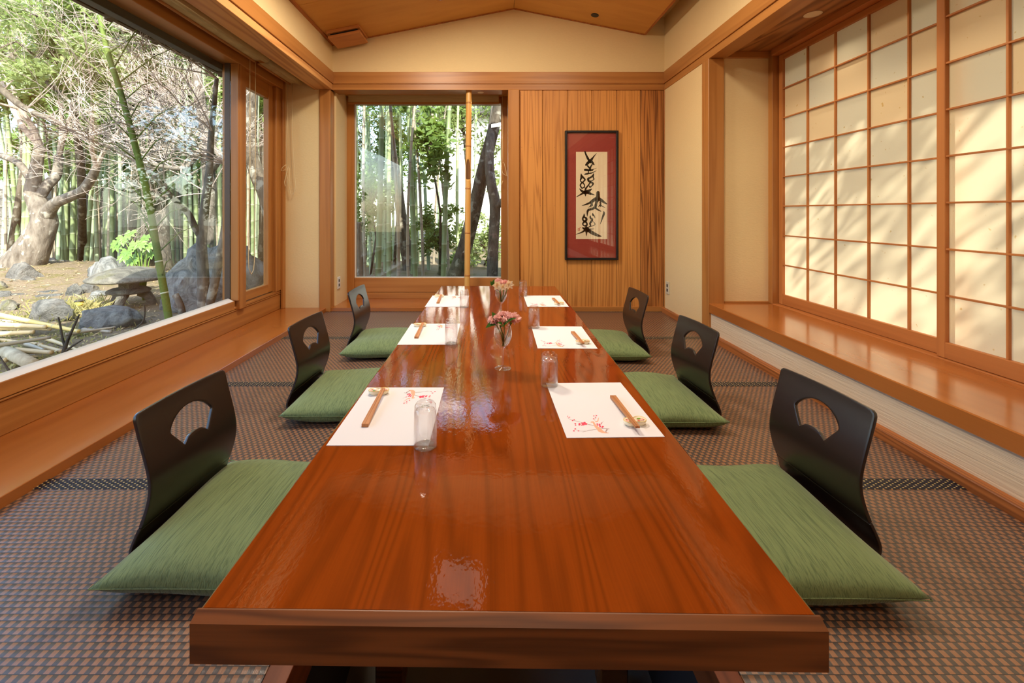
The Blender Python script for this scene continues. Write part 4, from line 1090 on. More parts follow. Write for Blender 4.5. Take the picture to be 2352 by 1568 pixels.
def ruffle(center, R, n, seed):
    r = random.Random(seed); m_ = MB()
    for i in range(n):
        th = r.uniform(0, 2*PI); ph = r.uniform(0.0, 1.45); d = Vector((math.cos(th)*math.sin(ph), math.sin(th)*math.sin(ph), math.cos(ph)*0.72))
        c = Vector(center); a = d.cross(Vector((0, 0, 1))); a = a.normalized() if a.length > 1e-4 else Vector((1, 0, 0)); b = d.cross(a)
        a = (a*math.cos(th*3)+b*math.sin(th*3)).normalized()
        L = R*r.uniform(0.72, 1.05); w = R*r.uniform(0.32, 0.5); k = 6; base = len(m_.v)
        nrm = d.cross(a)
        for row, (f, ww) in enumerate(((0.25, 0.2), (0.72, 0.85), (1.0, 1.0))):
            for j in range(k+1):
                u = -1+2*j/k; z = 0.10*R*math.sin(j*2.4+i)*(f**2)*1.2
                tip = 0.10*R*((j % 2)-0.5) if row == 2 else 0
                m_.v.append(c+d*(L*f+tip-0.15*R*u*u*f)+a*(u*w*ww)+nrm*z)
        for row in range(2):
            for j in range(k): q = base+row*(k+1)+j; m_.f.append((q, q+1, q+k+2, q+k+1))
    return m_
def leaf_shape(m_, base, tip, width, up, curl=0.15):
    base, tip = Vector(base), Vector(tip); d = tip-base; s = d.cross(Vector(up)).normalized(); n = s.cross(d).normalized(); b0 = len(m_.v); K = 8
    for i in range(K+1):
        t = i/K; w = width*math.sin(PI*min(t**0.8, 1.0))**0.9*0.5; c = base+d*t+n*(curl*d.length*math.sin(PI*t))
        m_.v += [c-s*w+n*w*0.35, c.copy(), c+s*w+n*w*0.35]
    for i in range(K):
        for k in range(2): q = b0+i*3+k; m_.f.append((q, q+1, q+4, q+3))
    return m_
def flower_stem(t, top, foot):
    top, foot = Vector(top), Vector(foot); mid = (top+foot)/2+Vector((0.004, 0.003, 0)); MB().tube([foot, mid, top], 0.0022, 8).build('stem', M['stem'], t, True)
VA = (0.0463, 1.6546)
wine_glass('wine glass vase with pink carnations on the table centre', *VA)
base = Vector((VA[0], VA[1], TT))
for k, (dx, dy, dz, R, foot) in enumerate(((-0.026, -0.004, 0.183, 0.036, (0.004, 0.004, 0.088)), (0.030, -0.002, 0.184, 0.043, (-0.003, -0.004, 0.088)), (0.004, 0.016, 0.194, 0.032, (0.0, 0.006, 0.09)))):
    t = thing('carnation', ['pink carnation leaning towards the garden window in front vase', 'largest pink carnation leaning towards the shoji in front vase', 'pink carnation at the back of the front vase'][k], 'flower', base, 0, 'carnations in the front vase')
    ruffle((dx, dy, dz-0.004), R, 60, 5+k).build('petals', M['pink'], t, True)
    MB().lathe([(0.003, -0.016), (0.007, -0.008), (0.009, 0.004)], 12, (dx, dy, dz)).build('calyx', M['stem'], t, True)
    flower_stem(t, (dx, dy, dz-0.012), foot)
t = thing('leaf_sprig', 'sprig of dark green leaves in the front vase', 'leaves', base)
flower_stem(t, (-0.012, -0.020, 0.170), (0.003, -0.003, 0.092))
for b_, tp, w in (((-0.020, -0.016, 0.172), (-0.066, -0.020, 0.158), 0.026), ((-0.024, -0.006, 0.175), (-0.042, 0.002, 0.214), 0.024), ((-0.002, -0.028, 0.166), (-0.022, -0.040, 0.184), 0.020), ((0.002, -0.028, 0.168), (0.050, -0.036, 0.200), 0.018), ((-0.006, -0.026, 0.165), (0.0, -0.048, 0.172), 0.018)):
    leaf_shape(MB(), b_, tp, w, (0, -0.5, 1)).build('leaf', M['leaf_dark'], t, True)
VB = (0.059, 2.46)
wine_glass('wine glass vase with mixed pink and white flowers at the far end', VB[0], VB[1], 0.94)
base = Vector((VB[0], VB[1], TT))
for k, (dx, dy, dz, R) in enumerate(((-0.012, 0.012, 0.196, 0.034), (0.022, 0.014, 0.190, 0.032))):
    t = thing('carnation', ['pink carnation on the garden side of the far vase', 'pink carnation on the shoji side of the far vase'][k], 'flower', base, 0, 'carnations in the far vase')
    ruffle((dx, dy, dz-0.004), R, 50, 15+k).build('petals', M['pink'], t, True); flower_stem(t, (dx, dy, dz-0.01), (0.0, 0.004*k, 0.09))
for k, (dx, dy, dz, R, tilt) in enumerate(((-0.020, -0.026, 0.186, 0.036, -0.3), (0.042, -0.020, 0.190, 0.034, 0.8), (0.012, -0.034, 0.178, 0.028, 0.2))):
    t = thing('alstroemeria', ['cream lily-like bloom facing forward in the far vase', 'cream lily-like bloom leaning to the shoji in the far vase', 'small cream bloom at the lip of the far vase'][k], 'flower', base, 0, 'cream blooms in the far vase')
    for j in range(6):
        a = 2*PI*j/6+k; d = Vector((math.cos(a)*0.9+tilt*0.4, -0.55, math.sin(a)*0.9)).normalized()
        leaf_shape(MB(), (dx, dy, dz), Vector((dx, dy, dz))+d*R, R*0.62, (0, -1, 0.2), 0.12).build('petal', M['cream_petal'], t, True)
    flower_stem(t, (dx, dy+0.004, dz-0.004), (0.003*k, -0.003, 0.09))
t = thing('leaf_sprig', 'green bud sprig at the edge of the far vase', 'leaves', base)
flower_stem(t, (-0.046, 0.0, 0.190), (-0.003, 0.0, 0.09))
for b_, tp, w in (((-0.046, 0.0, 0.180), (-0.060, -0.004, 0.205), 0.020), ((-0.046, 0.002, 0.185), (-0.040, 0.0, 0.215), 0.016)):
    leaf_shape(MB(), b_, tp, w, (0, -1, 0.3)).build('leaf', M['leaf_dark'], t, True)

# ------------------------------------------------------------------ garden ground
ZG = -0.10
def ground_z(x, y):
    m = 0.24*math.exp(-(((x+7.6)/1.7)**2+((y-7.2)/1.3)**2))
    return ZG+m+0.015*math.sin(x*2.3+y)*math.cos(y*1.9)
nx, ny = 90, 70; gx = np.linspace(-26, 22, nx); gy = np.linspace(-14, 34, ny)
gv = []; gf = []
for j in range(ny):
    for i in range(nx):
        x, y = gx[i], gy[j]
        inside = (-2.0 < x < 2.25) and (YF < y < 4.65)
        gv.append((x, y, ground_z(x, y) if not inside else -0.6))
for j in range(ny-1):
    for i in range(nx-1): q = j*nx+i; gf.append((q, q+1, q+nx+1, q+nx))
tag(link('ground', mesh('ground', gv, gf, M['soil'], True)), 'brown garden soil with patches of moss outside the windows', 'ground', None, 'structure')

def leaf_cloud(n, centers, radii, size, aspect=0.45, seed=0, droop=0.0, shell=0.35):
    r = np.random.default_rng(seed); k = r.integers(0, len(centers), n)
    d = r.normal(size=(n, 3)); d /= np.linalg.norm(d, axis=1)[:, None]
    rad = (shell+(1-shell)*r.random(n))**(1/2.0)
    c = np.array(centers)[k]+d*np.array(radii)[k]*rad[:, None]
    a = r.normal(size=(n, 3)); a[:, 2] = a[:, 2]*0.6-droop; a /= np.linalg.norm(a, axis=1)[:, None]
    b = np.cross(a, r.normal(size=(n, 3))); b /= np.linalg.norm(b, axis=1)[:, None]
    s = size*r.uniform(0.6, 1.25, n)[:, None]
    v = np.stack([c-a*s, c+b*s*aspect, c+a*s, c-b*s*aspect], axis=1).reshape(-1, 3)
    return v
def quads_mesh(name, v, mat):
    n = len(v)//4; me = bpy.data.meshes.new(name)
    me.vertices.add(n*4); me.vertices.foreach_set('co', v.astype(np.float32).ravel())
    me.loops.add(n*4); me.loops.foreach_set('vertex_index', np.arange(n*4, dtype=np.int32))
    me.polygons.add(n); me.polygons.foreach_set('loop_start', np.arange(n, dtype=np.int32)*4); me.polygons.foreach_set('loop_total', np.full(n, 4, dtype=np.int32))
    me.materials.append(mat); me.update(calc_edges=True); return me

# ------------------------------------------------------------------ block wall at the end of the garden
gw = thing('garden_wall', 'grey concrete block wall behind the bamboo grove', 'wall', (0, 9.7, ZG))
gw['kind'] = 'structure'
bw, bh = 0.46, 0.20
blk = box_mesh(bw-0.012, 0.15, bh-0.012, M['block'], 0.006)
for r_ in range(8):
    for k in range(18):
        x = -12.6+bw*k+(bw/2 if r_ % 2 else 0)
        link('block', blk, gw, (x, 0, bh*(r_+0.5)-0.04))
box('mortar', -12.9, -4.1, -0.055, 0.055, -0.05, 1.55, M['concrete'], gw, 0)
cap = box_mesh(0.60, 0.19, 0.05, M['block'], 0.006)
for k in range(14): link('coping_stone', cap, gw, (-12.6+0.61*k, 0, 1.585))

# ------------------------------------------------------------------ bamboo culms
def culm_mesh(h, r, bend, seed, mat, sides=9):
    rr = random.Random(seed); n = int(h/0.30); ax = rr.uniform(0, 2*PI); pts = []; rad = []
    for i in range(n+1):
        z = i*0.30; t = z/h; off = bend*t**2.0
        for dz, k in ((0.0, 1.0), (0.010, 1.10), (0.022, 1.0)):
            pts.append((off*math.cos(ax), off*math.sin(ax), z+dz)); rad.append(r*(1-0.55*t)*k)
    m_ = MB(); m_.tube(pts, rad, sides); return mesh('culm', m_.v, m_.f, mat, True)
def culm_leaves(h, seed, n=260, lo=0.45):
    r = random.Random(seed); cs = []; rd = []
    for i in range(16):
        z = h*(lo+(1-lo)*i/15); a = r.uniform(0, 6.28); d = r.uniform(0.15, 0.6); cs.append((d*math.cos(a), d*math.sin(a), z)); rd.append((0.30, 0.30, 0.22))
    v = leaf_cloud(n, cs, rd, 0.085, 0.16, seed, 0.35); return quads_mesh('foliage', v, M['leaf_bamboo'])
CM = [culm_mesh(7.2, 0.036, 0.5, 1, M['culm']), culm_mesh(6.6, 0.030, 0.8, 2, M['culm_blue']), culm_mesh(7.5, 0.040, 0.3, 3, M['culm']), culm_mesh(6.0, 0.024, 1.0, 4, M['culm_grey']), culm_mesh(7.0, 0.034, 0.4, 5, M['culm_blue'])]
LM = [culm_leaves(7.2, 1, 420), culm_leaves(6.6, 2, 380), culm_leaves(7.5, 3, 440), culm_leaves(6.0, 4, 320), culm_leaves(7.0, 5, 420)]
LMlow = [culm_leaves(5.0, 31+i, 420, 0.2) for i in range(2)]
rb = random.Random(5)
def culm(x, y, label, group, lean=0.04, low=False, k=None):
    k = rb.randrange(5) if k is None else k
    look = ['green', 'pale blue-green', 'thick green', 'weathered grey', 'pale green'][k]; label = look+' '+label
    o = link('bamboo_culm', CM[k], None, (x, y, ground_z(x, y)-0.02)); tag(o, label, 'bamboo', group)
    o.rotation_euler = (rb.uniform(-lean, lean), rb.uniform(-lean, lean), rb.uniform(0, 6.28))
    s = rb.uniform(0.85, 1.15); o.scale = (s, s, 1)
    l = link('foliage', rb.choice(LMlow) if low else LM[k], o); l['kind'] = 'stuff'
    return o
def grove_label(px):
    for lim, w in ((60, 'at the outer edge of the grove left of the old tree'), (130, 'right behind the old forked tree'), (225, 'before the bare stretch of block wall'), (330, 'behind the leaning culm and fatsia'), (440, 'behind the big boulder'), (545, 'behind the double-stemmed tree')):
        if px < lim: return 'bamboo culm '+w
    return 'bamboo culm seen through the narrow side window'
for i in range(92):
    px = 5+i*6.6+rb.uniform(-3, 3); y = rb.uniform(8.0, 9.5)
    culm((px-CX)/F*y, y, grove_label(px), 'bamboo grove before the block wall')
bx = [(838, 6.6), (852, 7.4), (868, 6.0), (884, 7.8), (893, 7.0), (915, 5.9), (929, 8.2), (938, 6.3), (948, 7.5), (958, 8.6), (972, 7.0), (985, 8.0), (996, 9.0), (1018, 6.7), (1031, 7.2), (1052, 8.3), (824, 8.0), (905, 8.9), (1010, 9.6), (862, 9.2), (955, 6.8), (1140, 8.6), (1088, 9.4), (845, 8.8), (878, 9.4), (921, 9.7), (966, 9.5), (735, 7.5), (780, 8.4), (700, 7.0)]
for px, y in bx: culm((px-CX)/F*y, y, 'bamboo culm outside the '+('garden-side third' if px < 925 else 'middle' if px < 1035 else 'post side')+' of the back window', 'bamboo outside the back window', 0.05)
for i in range(22):
    px = 560+i*11+rb.uniform(-4, 4); y = rb.uniform(8.5, 11.0); culm((px-CX)/F*y, y, 'bamboo culm in the grove past the corner of the room', 'bamboo beyond the corner', 0.05)

# the green culm leaning across the picture window
pts = [P(x, y, 3.5) for x, y in ((217, -30), (245, 110), (275, 205), (308, 325), (340, 455), (365, 600), (388, 735))]
pts = [pts[-1]+Vector((0.02, 0, -0.25))] + pts[::-1]
t = thing('leaning_bamboo', 'green bamboo culm leaning close outside the garden window', 'bamboo', (0, 0, 0))
ln = smooth_line([tuple(p) for p in pts], 8)
MB().tube([tuple(p) for p in ln], [0.029-0.012*i/len(ln) for i in range(len(ln))], 12).build('culm', M['culm_plain'], t, True)
for i in range(4, len(ln)-1, 4):
    p = Vector(ln[i]); d = (Vector(ln[i+1])-p).normalized()*0.006; r0 = 0.029-0.012*i/len(ln)
    MB().tube([p-d, p, p+d], [r0*1.02, r0*1.10, r0*1.02], 12).build('node_ring', M['culm_ring'], t, True)
tw = MB(); r_ = random.Random(2)
for i in range(14, len(ln)-2, 3):
    p = Vector(ln[i]); 
    for s in (-1, 1):
        d = Vector((s*0.5, r_.uniform(-.5, .5), 0.6)); L = r_.uniform(0.4, 0.9)
        tw.tube([p, p+d*L*0.5, p+d*L+Vector((0, 0, -0.1))], [0.006, 0.004, 0.0015], 5)
tw.build('side_shoot', M['culm_plain'], t, True)

# ------------------------------------------------------------------ trees
def branch(mb, p, d, L, r, depth, rr, spread=0.6, up=0.1, kids=3, wob=0.16, tips=None, seg=5, rmin=0.0022):
    pts = [p.copy()]; rad = [r]; q = p.copy(); dd = d.normalized()
    for i in range(seg):
        dd = (dd+Vector((rr.uniform(-wob, wob), rr.uniform(-wob, wob), rr.uniform(-wob, wob)+up*0.12))).normalized()
        q = q+dd*(L/seg); pts.append(q.copy()); rad.append(max(r*(1-0.6*(i+1)/seg), rmin))
    mb.tube(pts, rad, 7 if r > 0.03 else (5 if r > 0.01 else 4), cap=False)
    if tips is not None and depth <= 1: tips.append(q.copy())
    if depth <= 0: return
    for k in range(kids):
        f = rr.uniform(0.35, 1.0); i = min(int(f*seg), seg-1)
        pp = pts[i].lerp(pts[i+1], f*seg-i if f < 1 else 1)
        side = Vector((rr.uniform(-1, 1), rr.uniform(-1, 1), rr.uniform(-0.5, 1)))
        nd_ = (dd+side.normalized()*spread).normalized()
        branch(mb, pp, nd_, L*rr.uniform(0.55, 0.8), max(rad[i]*0.55, rmin), depth-1, rr, spread, up, kids, wob, tips, max(3, seg-1), rmin)
def limb(mb, pxs, Y, radii, n=12):
    L = smooth_line([tuple(P(x, y, Y+(dy if True else 0)))+(rd,) for (x, y, dy), rd in zip(pxs, radii)], 6)
    mb.tube([p[:3] for p in L], [p[3] for p in L], n); return L
smooth4 = smooth_line
# old grey tree on the mound
t = thing('garden_tree', 'old grey lichen-covered tree with a forked trunk on the mound', 'tree', (0, 0, 0))
m_ = MB()
l1 = limb(m_, [(20, 650, 0), (58, 600, 0), (88, 545, 0), (102, 505, 0), (88, 470, 0), (76, 440, 0), (82, 392, 0), (92, 335, 0)], 7.0, [.34, .27, .20, .17, .135, .115, .085, .07])
l2 = limb(m_, [(98, 510, 0), (123, 470, -.1), (160, 452, -.2), (191, 436, -.3), (212, 405, -.4), (222, 383, -.5)], 7.0, [.12, .085, .075, .07, .06, .05])
l3 = limb(m_, [(88, 452, 0), (108, 425, .1), (129, 402, .2), (136, 358, .3)], 7.0, [.09, .08, .07, .06])
l4 = limb(m_, [(78, 420, 0), (64, 403, .1), (52, 385, .1), (37, 371, .2), (0, 356, .3)], 7.0, [.06, .055, .05, .05, .045])
m_.build('trunk', M['bark'], t, True)
rr = random.Random(4); tw = MB()
for L_, dd in ((l1, (0.1, -.2, 1)), (l2, (0.7, -.4, .5)), (l3, (0.3, -.1, 1)), (l4, (-.6, -.2, .5)), (l1, (-.4, -.3, .8)), (l2, (.2, -.5, .9)), (l3, (.8, -.3, .6))):
    branch(tw, Vector(L_[-1][:3]), Vector(dd), 1.5, L_[-1][3]*0.7, 4, rr, 0.8, 0.3, 3, 0.22, rmin=0.002)
o = tw.build('bare_branches', M['twig'], t, False); o['kind'] = 'stuff'
# bare twiggy shrub sweeping in from the side
t = thing('bare_shrub', 'bare shrub with arching reddish twigs sweeping across the garden window', 'shrub', (0, 0, 0))
m_ = MB(); rr = random.Random(9)
lm = [limb(m_, [(-260, 330, .4), (-60, 190, .2), (60, 250, 0), (150, 290, -.2), (215, 335, -.3)], 5.4, [.07, .05, .035, .028, .018]),
      limb(m_, [(-260, 420, .4), (-40, 130, .2), (80, 170, 0), (190, 260, -.2)], 5.8, [.07, .05, .03, .015]),
      limb(m_, [(-260, 420, .4), (-20, 40, .2), (100, 60, 0), (240, 150, -.2)], 6.0, [.07, .04, .03, .012])]
limb(m_, [(-330, 720, .4), (-300, 560, .4), (-260, 380, .4), (-230, 300, .4)], 5.6, [.12, .11, .09, .07])
m_.build('main_branch', M['bark_dark'], t, True)
tw = MB()
for L_ in lm:
    for i in range(6, len(L_), 3):
        p = Vector(L_[i][:3])
        for s in range(2): branch(tw, p, Vector((rr.uniform(.3, 1), rr.uniform(-.5, .3), rr.uniform(-.1, .55))), rr.uniform(.6, 1.1), 0.008, 3, rr, 0.5, -0.1, 2, 0.2, rmin=0.0016)
o = tw.build('twigs', M['twig'], t); o['kind'] = 'stuff'
# twiggy tree on the other side of the picture window
t = thing('bare_shrub', 'bare tangled grey tree behind the boulder', 'tree', (0, 0, 0)); m_ = MB(); rr = random.Random(14)
la = limb(m_, [(472, 560, 0), (480, 420, 0), (470, 300, 0), (455, 190, 0), (440, 60, 0)], 6.2, [.10, .085, .075, .06, .04])
lb = limb(m_, [(478, 400, 0), (505, 360, -.2), (490, 330, -.2), (520, 250, -.3)], 6.2, [.05, .045, .035, .025])
lc = limb(m_, [(472, 330, 0), (430, 380, -.2), (390, 385, -.3), (340, 372, -.4)], 6.2, [.045, .04, .03, .02])
m_.build('trunk', M['bark'], t, True); tw = MB()
for L_ in (la, lb, lc):
    for i in range(5, len(L_), 3):
        p = Vector(L_[i][:3])
        for s in range(3): branch(tw, p, Vector((rr.uniform(-1, .6), rr.uniform(-.7, .3), rr.uniform(-.2, .8))), rr.uniform(.5, 1.2), 0.009, 3, rr, 0.7, 0.0, 3, 0.28, rmin=0.0018)
o = tw.build('twigs', M['twig'], t); o['kind'] = 'stuff'
# smooth double-stemmed tree by the boulder
t = thing('small_tree', 'smooth double-stemmed grey tree in front of the big boulder', 'tree', (0, 0, 0)); m_ = MB()
limb(m_, [(468, 790, 0), (468, 700, 0), (466, 620, 0), (463, 560, 0), (470, 480, 0), (480, 400, .1), (486, 300, .2), (498, 180, .3)], 3.95, [.052, .05, .047, .043, .037, .032, .026, .018])
limb(m_, [(474, 720, 0), (486, 680, 0), (499, 620, 0), (513, 545, 0), (522, 470, 0), (530, 380, 0)], 3.95, [.038, .038, .036, .032, .028, .022])
limb(m_, [(462, 545, 0), (447, 520, -.05), (432, 490, -.1), (410, 470, -.15), (385, 440, -.2), (355, 405, -.25)], 3.95, [.03, .028, .026, .022, .018, .012])
m_.build('trunk', M['bark'], t, True); tw = MB(); rr = random.Random(3)
for px, py in ((498, 180), (355, 405), (530, 380), (486, 300), (385, 440)):
    for s in range(3): branch(tw, P(px, py, 3.9), Vector((rr.uniform(-1.0, -.2), rr.uniform(-.6, -.1), rr.uniform(.2, 1))), .55, 0.008, 3, rr, 0.65, 0, 3, 0.25, rmin=0.002)
o = tw.build('twigs', M['twig'], t); o['kind'] = 'stuff'
t = thing('cut_stump', 'sawn-off branch stump before the big boulder', 'stump', (0, 0, 0)); m_ = MB()
limb(m_, [(418, 760, 0), (418, 715, 0), (410, 690, 0), (402, 676, 0)], 3.8, [.028, .027, .026, .026]); m_.build('stem', M['bark'], t, True)
# trunks outside the back window
t = thing('garden_tree', 'thick speckled trunk slanting up outside the back window', 'tree', (0, 0, 0)); m_ = MB()
l_ = limb(m_, [(1034, 690, 0), (1046, 635, 0), (1070, 560, 0), (1092, 470, 0), (1112, 380, 0), (1135, 290, 0), (1152, 200, 0), (1165, 60, 0)], 6.4, [.13, .12, .105, .10, .09, .085, .08, .06])
m_.build('trunk', M['bark_dark'], t, True)
t = thing('garden_tree', 'upright speckled trunk at the edge of the back window', 'tree', (0, 0, 0)); m_ = MB()
limb(m_, [(1130, 690, 0), (1131, 620, 0), (1134, 540, 0), (1137, 470, 0), (1128, 420, 0), (1124, 360, .1), (1132, 280, .2), (1144, 190, .3)], 6.2, [.085, .08, .075, .078, .07, .065, .06, .05])
limb(m_, [(1137, 480, 0), (1160, 455, -.1), (1185, 430, -.2)], 6.2, [.05, .04, .03])
m_.build('trunk', M['bark'], t, True)
t = thing('garden_tree', 'dark trunk among the bamboo outside the back window', 'tree', (0, 0, 0)); m_ = MB()
limb(m_, [(945, 650, 0), (938, 600, 0), (925, 520, 0), (912, 420, 0), (900, 340, 0), (890, 220, 0)], 8.0, [.13, .12, .10, .09, .08, .06]); m_.build('trunk', M['bark_dark'], t, True)
t = thing('garden_tree', 'short thick cut trunk at the corner of the back window', 'tree', (0, 0, 0)); m_ = MB()
limb(m_, [(824, 660, 0), (824, 600, 0), (822, 540, 0), (824, 510, 0)], 6.0, [.065, .062, .060, .058]); m_.build('trunk', M['bark'], t, True)
t = thing('garden_tree', 'dark rough trunk among the bamboo beyond the boulder', 'tree', (0, 0, 0)); m_ = MB()
limb(m_, [(378, 620, 0), (374, 560, 0), (372, 480, 0), (368, 400, 0), (372, 300, 0), (360, 180, 0)], 7.6, [.13, .11, .095, .09, .08, .06]); m_.build('trunk', M['bark_dark'], t, True)
t = thing('garden_tree', 'leaning bark trunk seen through the narrow side window', 'tree', (0, 0, 0)); m_ = MB()
limb(m_, [(640, 560, 0), (612, 450, 0), (590, 400, 0), (575, 330, 0), (578, 210, 0), (585, 100, 0)], 6.4, [.12, .11, .10, .095, .09, .07]); m_.build('trunk', M['bark_dark'], t, True)

# leafy trees: each crown a thing of its own
def leafy(label, crown_px, Y, radii, n, size, mat, seed, base, aspect=0.42, r0=0.07, at=None):
    t = thing('leafy_tree', label, 'tree', (0, 0, 0), 0, 'leafy trees round the garden')
    c = Vector(at) if at else P(crown_px[0], crown_px[1], Y); rr = random.Random(seed); cs = []; rd = []
    for i in range(34):
        d = Vector((rr.gauss(0, 1), rr.gauss(0, 1), rr.gauss(0, 1))).normalized()*rr.uniform(0.2, 1.0)
        cs.append((c.x+d.x*radii[0], c.y+d.y*radii[1], c.z+d.z*radii[2])); k = rr.uniform(.16, .30); rd.append((radii[0]*k, radii[1]*k, radii[2]*k))
    o = link('foliage', quads_mesh('foliage', leaf_cloud(n, cs, rd, size, aspect, seed, 0.3, 0.0), mat), t); o['kind'] = 'stuff'
    m_ = MB(); b = Vector((base[0], base[1], ground_z(base[0], base[1])-.05))
    m_.tube([b, b.lerp(c, 0.5)+Vector((.1, 0, 0)), c], [r0, r0*.8, r0*.4], 9)
    for i in range(0, 34, 2): m_.tube([c.lerp(b, 0.15), (c+Vector(cs[i]))/2+Vector((0, 0, .08)), Vector(cs[i])], [r0*.35, r0*.2, .006], 5)
    m_.build('trunk', M['bark_dark'], t, True)
def base_of(px, Y): return ((px-CX)/F*Y, Y)
leafy('broad evergreen crown high behind the grey tree', (60, 190), 8.2, (1.7, 1.2, 1.4), 12000, .055, M['leaf_b'], 1, base_of(20, 8.2))
leafy('evergreen crown in the upper corner of the picture window', (150, 80), 5.9, (1.3, .8, 1.0), 12000, .042, M['leaf_b'], 2, base_of(190, 8.6))
leafy('loose leafy crown above the leaning culm', (330, 60), 6.3, (1.1, .7, .9), 7000, .042, M['leaf_b'], 61, base_of(345, 8.0))
leafy('dense dark evergreen behind the leaning culm', (300, 200), 8.4, (1.4, 1.0, 1.5), 11000, .050, M['leaf_a'], 3, base_of(300, 8.4))
leafy('evergreen crown above the tangled tree', (420, 110), 8.0, (1.6, 1.0, 1.3), 11000, .050, M['leaf_a'], 4, base_of(430, 8.8))
leafy('shady evergreen at the far end of the picture window', (500, 300), 9.4, (1.1, .9, 1.8), 6000, .050, M['leaf_a'], 5, base_of(500, 9.4))
leafy('evergreen seen through the narrow side window', (590, 200), 8.6, (1.0, .9, 1.6), 4500, .050, M['leaf_a'], 6, base_of(600, 8.6))
leafy('glossy camellia in the middle of the back window', (985, 330), 6.9, (.55, .5, .95), 900, .075, M['leaf_a'], 7, base_of(1010, 7.4), .45, .025)
leafy('pale green tree in the upper half of the back window', (1060, 250), 10.5, (1.5, 1.2, 1.5), 5000, .062, M['leaf_b'], 8, base_of(1075, 11))
leafy('leafy shrub low by the garden side of the back window', (850, 450), 7.2, (.45, .4, .8), 2600, .040, M['leaf_a'], 9, base_of(850, 7.4), .45, .02)
leafy('dense green shrub behind the bamboo in the back window', (900, 330), 8.6, (.75, .5, 1.2), 3600, .05, M['leaf_a'], 10, base_of(905, 8.8), .45, .03)
leafy('low glossy shrub at the foot of the back window bamboo', (1005, 545), 7.4, (.55, .5, .6), 1500, .055, M['leaf_a'], 11, base_of(1005, 7.5), .4, .02)
leafy('low shrub beyond the speckled trunks', (1110, 560), 8.6, (.7, .5, .75), 2200, .05, M['leaf_b'], 12, base_of(1110, 8.8), .4, .02)
leafy('hedge-like shrub beyond the bamboo culms', (900, 560), 9.8, (1.0, .5, .8), 3000, .05, M['leaf_a'], 13, base_of(900, 9.9), .4, .02)
leafy('feathery yellow-green bush at the side of the back window', (838, 300), 9.6, (.9, .6, 1.7), 4200, .05, M['leaf_b'], 14, base_of(840, 9.8), .25, .03)
leafy('dark evergreen hedge behind the block wall beside the old tree', (80, 360), 11.2, (1.6, .7, 1.0), 5000, .07, M['leaf_a'], 41, base_of(80, 11.2))
leafy('dark evergreen hedge behind the middle of the block wall', (240, 360), 11.4, (1.6, .7, 1.1), 5000, .07, M['leaf_a'], 42, base_of(240, 11.4))
leafy('dark evergreen hedge behind the end of the block wall', (390, 370), 11.2, (1.6, .7, 1.2), 5000, .07, M['leaf_a'], 43, base_of(390, 11.2))
# shade tree outside the shoji: its leaves throw the dapple on the paper
def shade_tree(label, boughs, n, seed, base, size):
    t = thing('leafy_tree', label, 'tree', (0, 0, 0), 0, 'leafy trees round the garden'); rr = random.Random(seed); cs = []; rd = []
    m_ = MB(); b = Vector((base[0], base[1], ZG)); top = b+Vector((-.2, -.2, 3.0)); m_.tube([b, b.lerp(top, .5), top], [.12, .10, .08], 10)
    for c, rad, k in boughs:
        m_.tube([top, (top+c)/2+Vector((0, 0, .2)), c], [.05, .03, .012], 7)
        for i in range(k):
            d = Vector((rr.gauss(0, 1), rr.gauss(0, 1), rr.gauss(0, 1))).normalized()*rr.uniform(0.15, 1.0)
            p = (c.x+d.x*rad[0], c.y+d.y*rad[1], c.z+d.z*rad[2]); cs.append(p); rd.append((.30, .30, .26))
            if i % 3 == 0: m_.tube([c, (c+Vector(p))/2, Vector(p)], [.010, .007, .004], 5)
    o = link('foliage', quads_mesh('foliage', leaf_cloud(n, cs, rd, size, .45, seed, .3, 0.0), M['leaf_b']), t); o['kind'] = 'stuff'
    m_.build('trunk', M['bark'], t, True)
def on_ray(y, z, t): return Vector((2.2, y, z))+SUN_V*t
shade_tree('leafy tree outside the shoji bay dappling the paper', [(on_ray(3.45, 1.0, 4.0), (.7, .50, 1.0), 14), (on_ray(0.85, 0.8, 4.2), (.8, .75, 1.2), 16), (on_ray(1.65, 0.40, 4.4), (.5, .75, .5), 13), (on_ray(2.3, 1.15, 4.8), (.5, .8, .6), 7)], 3000, 23, (4.9, -1.6), 0.05)
leafy('unseen evergreen added at the shoji corner to block reflected sky', (1500, 250), 8.5, (2.0, 1.2, 2.2), 9000, .08, M['leaf_a'], 31, base_of(1500, 8.5))  # this and the next two trees are added to block sky in window reflections
leafy('unseen tall evergreen added behind the panelled wall against reflected sky', (1900, 200), 9.0, (2.4, 1.4, 2.6), 9000, .09, M['leaf_a'], 32, base_of(1900, 9.0))
leafy('pale tree added behind the panelled wall to block reflected sky', (1280, 330), 10.5, (1.8, 1.0, 2.2), 6000, .08, M['leaf_b'], 33, base_of(1280, 10.5))
for k, (x_, y_) in enumerate(((-7.0, -3.5), (-9.2, -1.2), (-11.0, 1.6), (-5.6, -6.0), (-12.0, 4.6))):  # added out of view to hide bright sky mirrored in the back pane
    leafy('unseen rounded evergreen added to cover reflected sky, %s' % ['by the front corner', 'second from the corner', 'third from the corner', 'out past the corner', 'beyond the old tree'][k], None, None, (1.5, 1.5, 1.5), 6000, .08, M['leaf_a'], 70+k, (x_, y_), .45, .06, at=(x_, y_, 1.5))
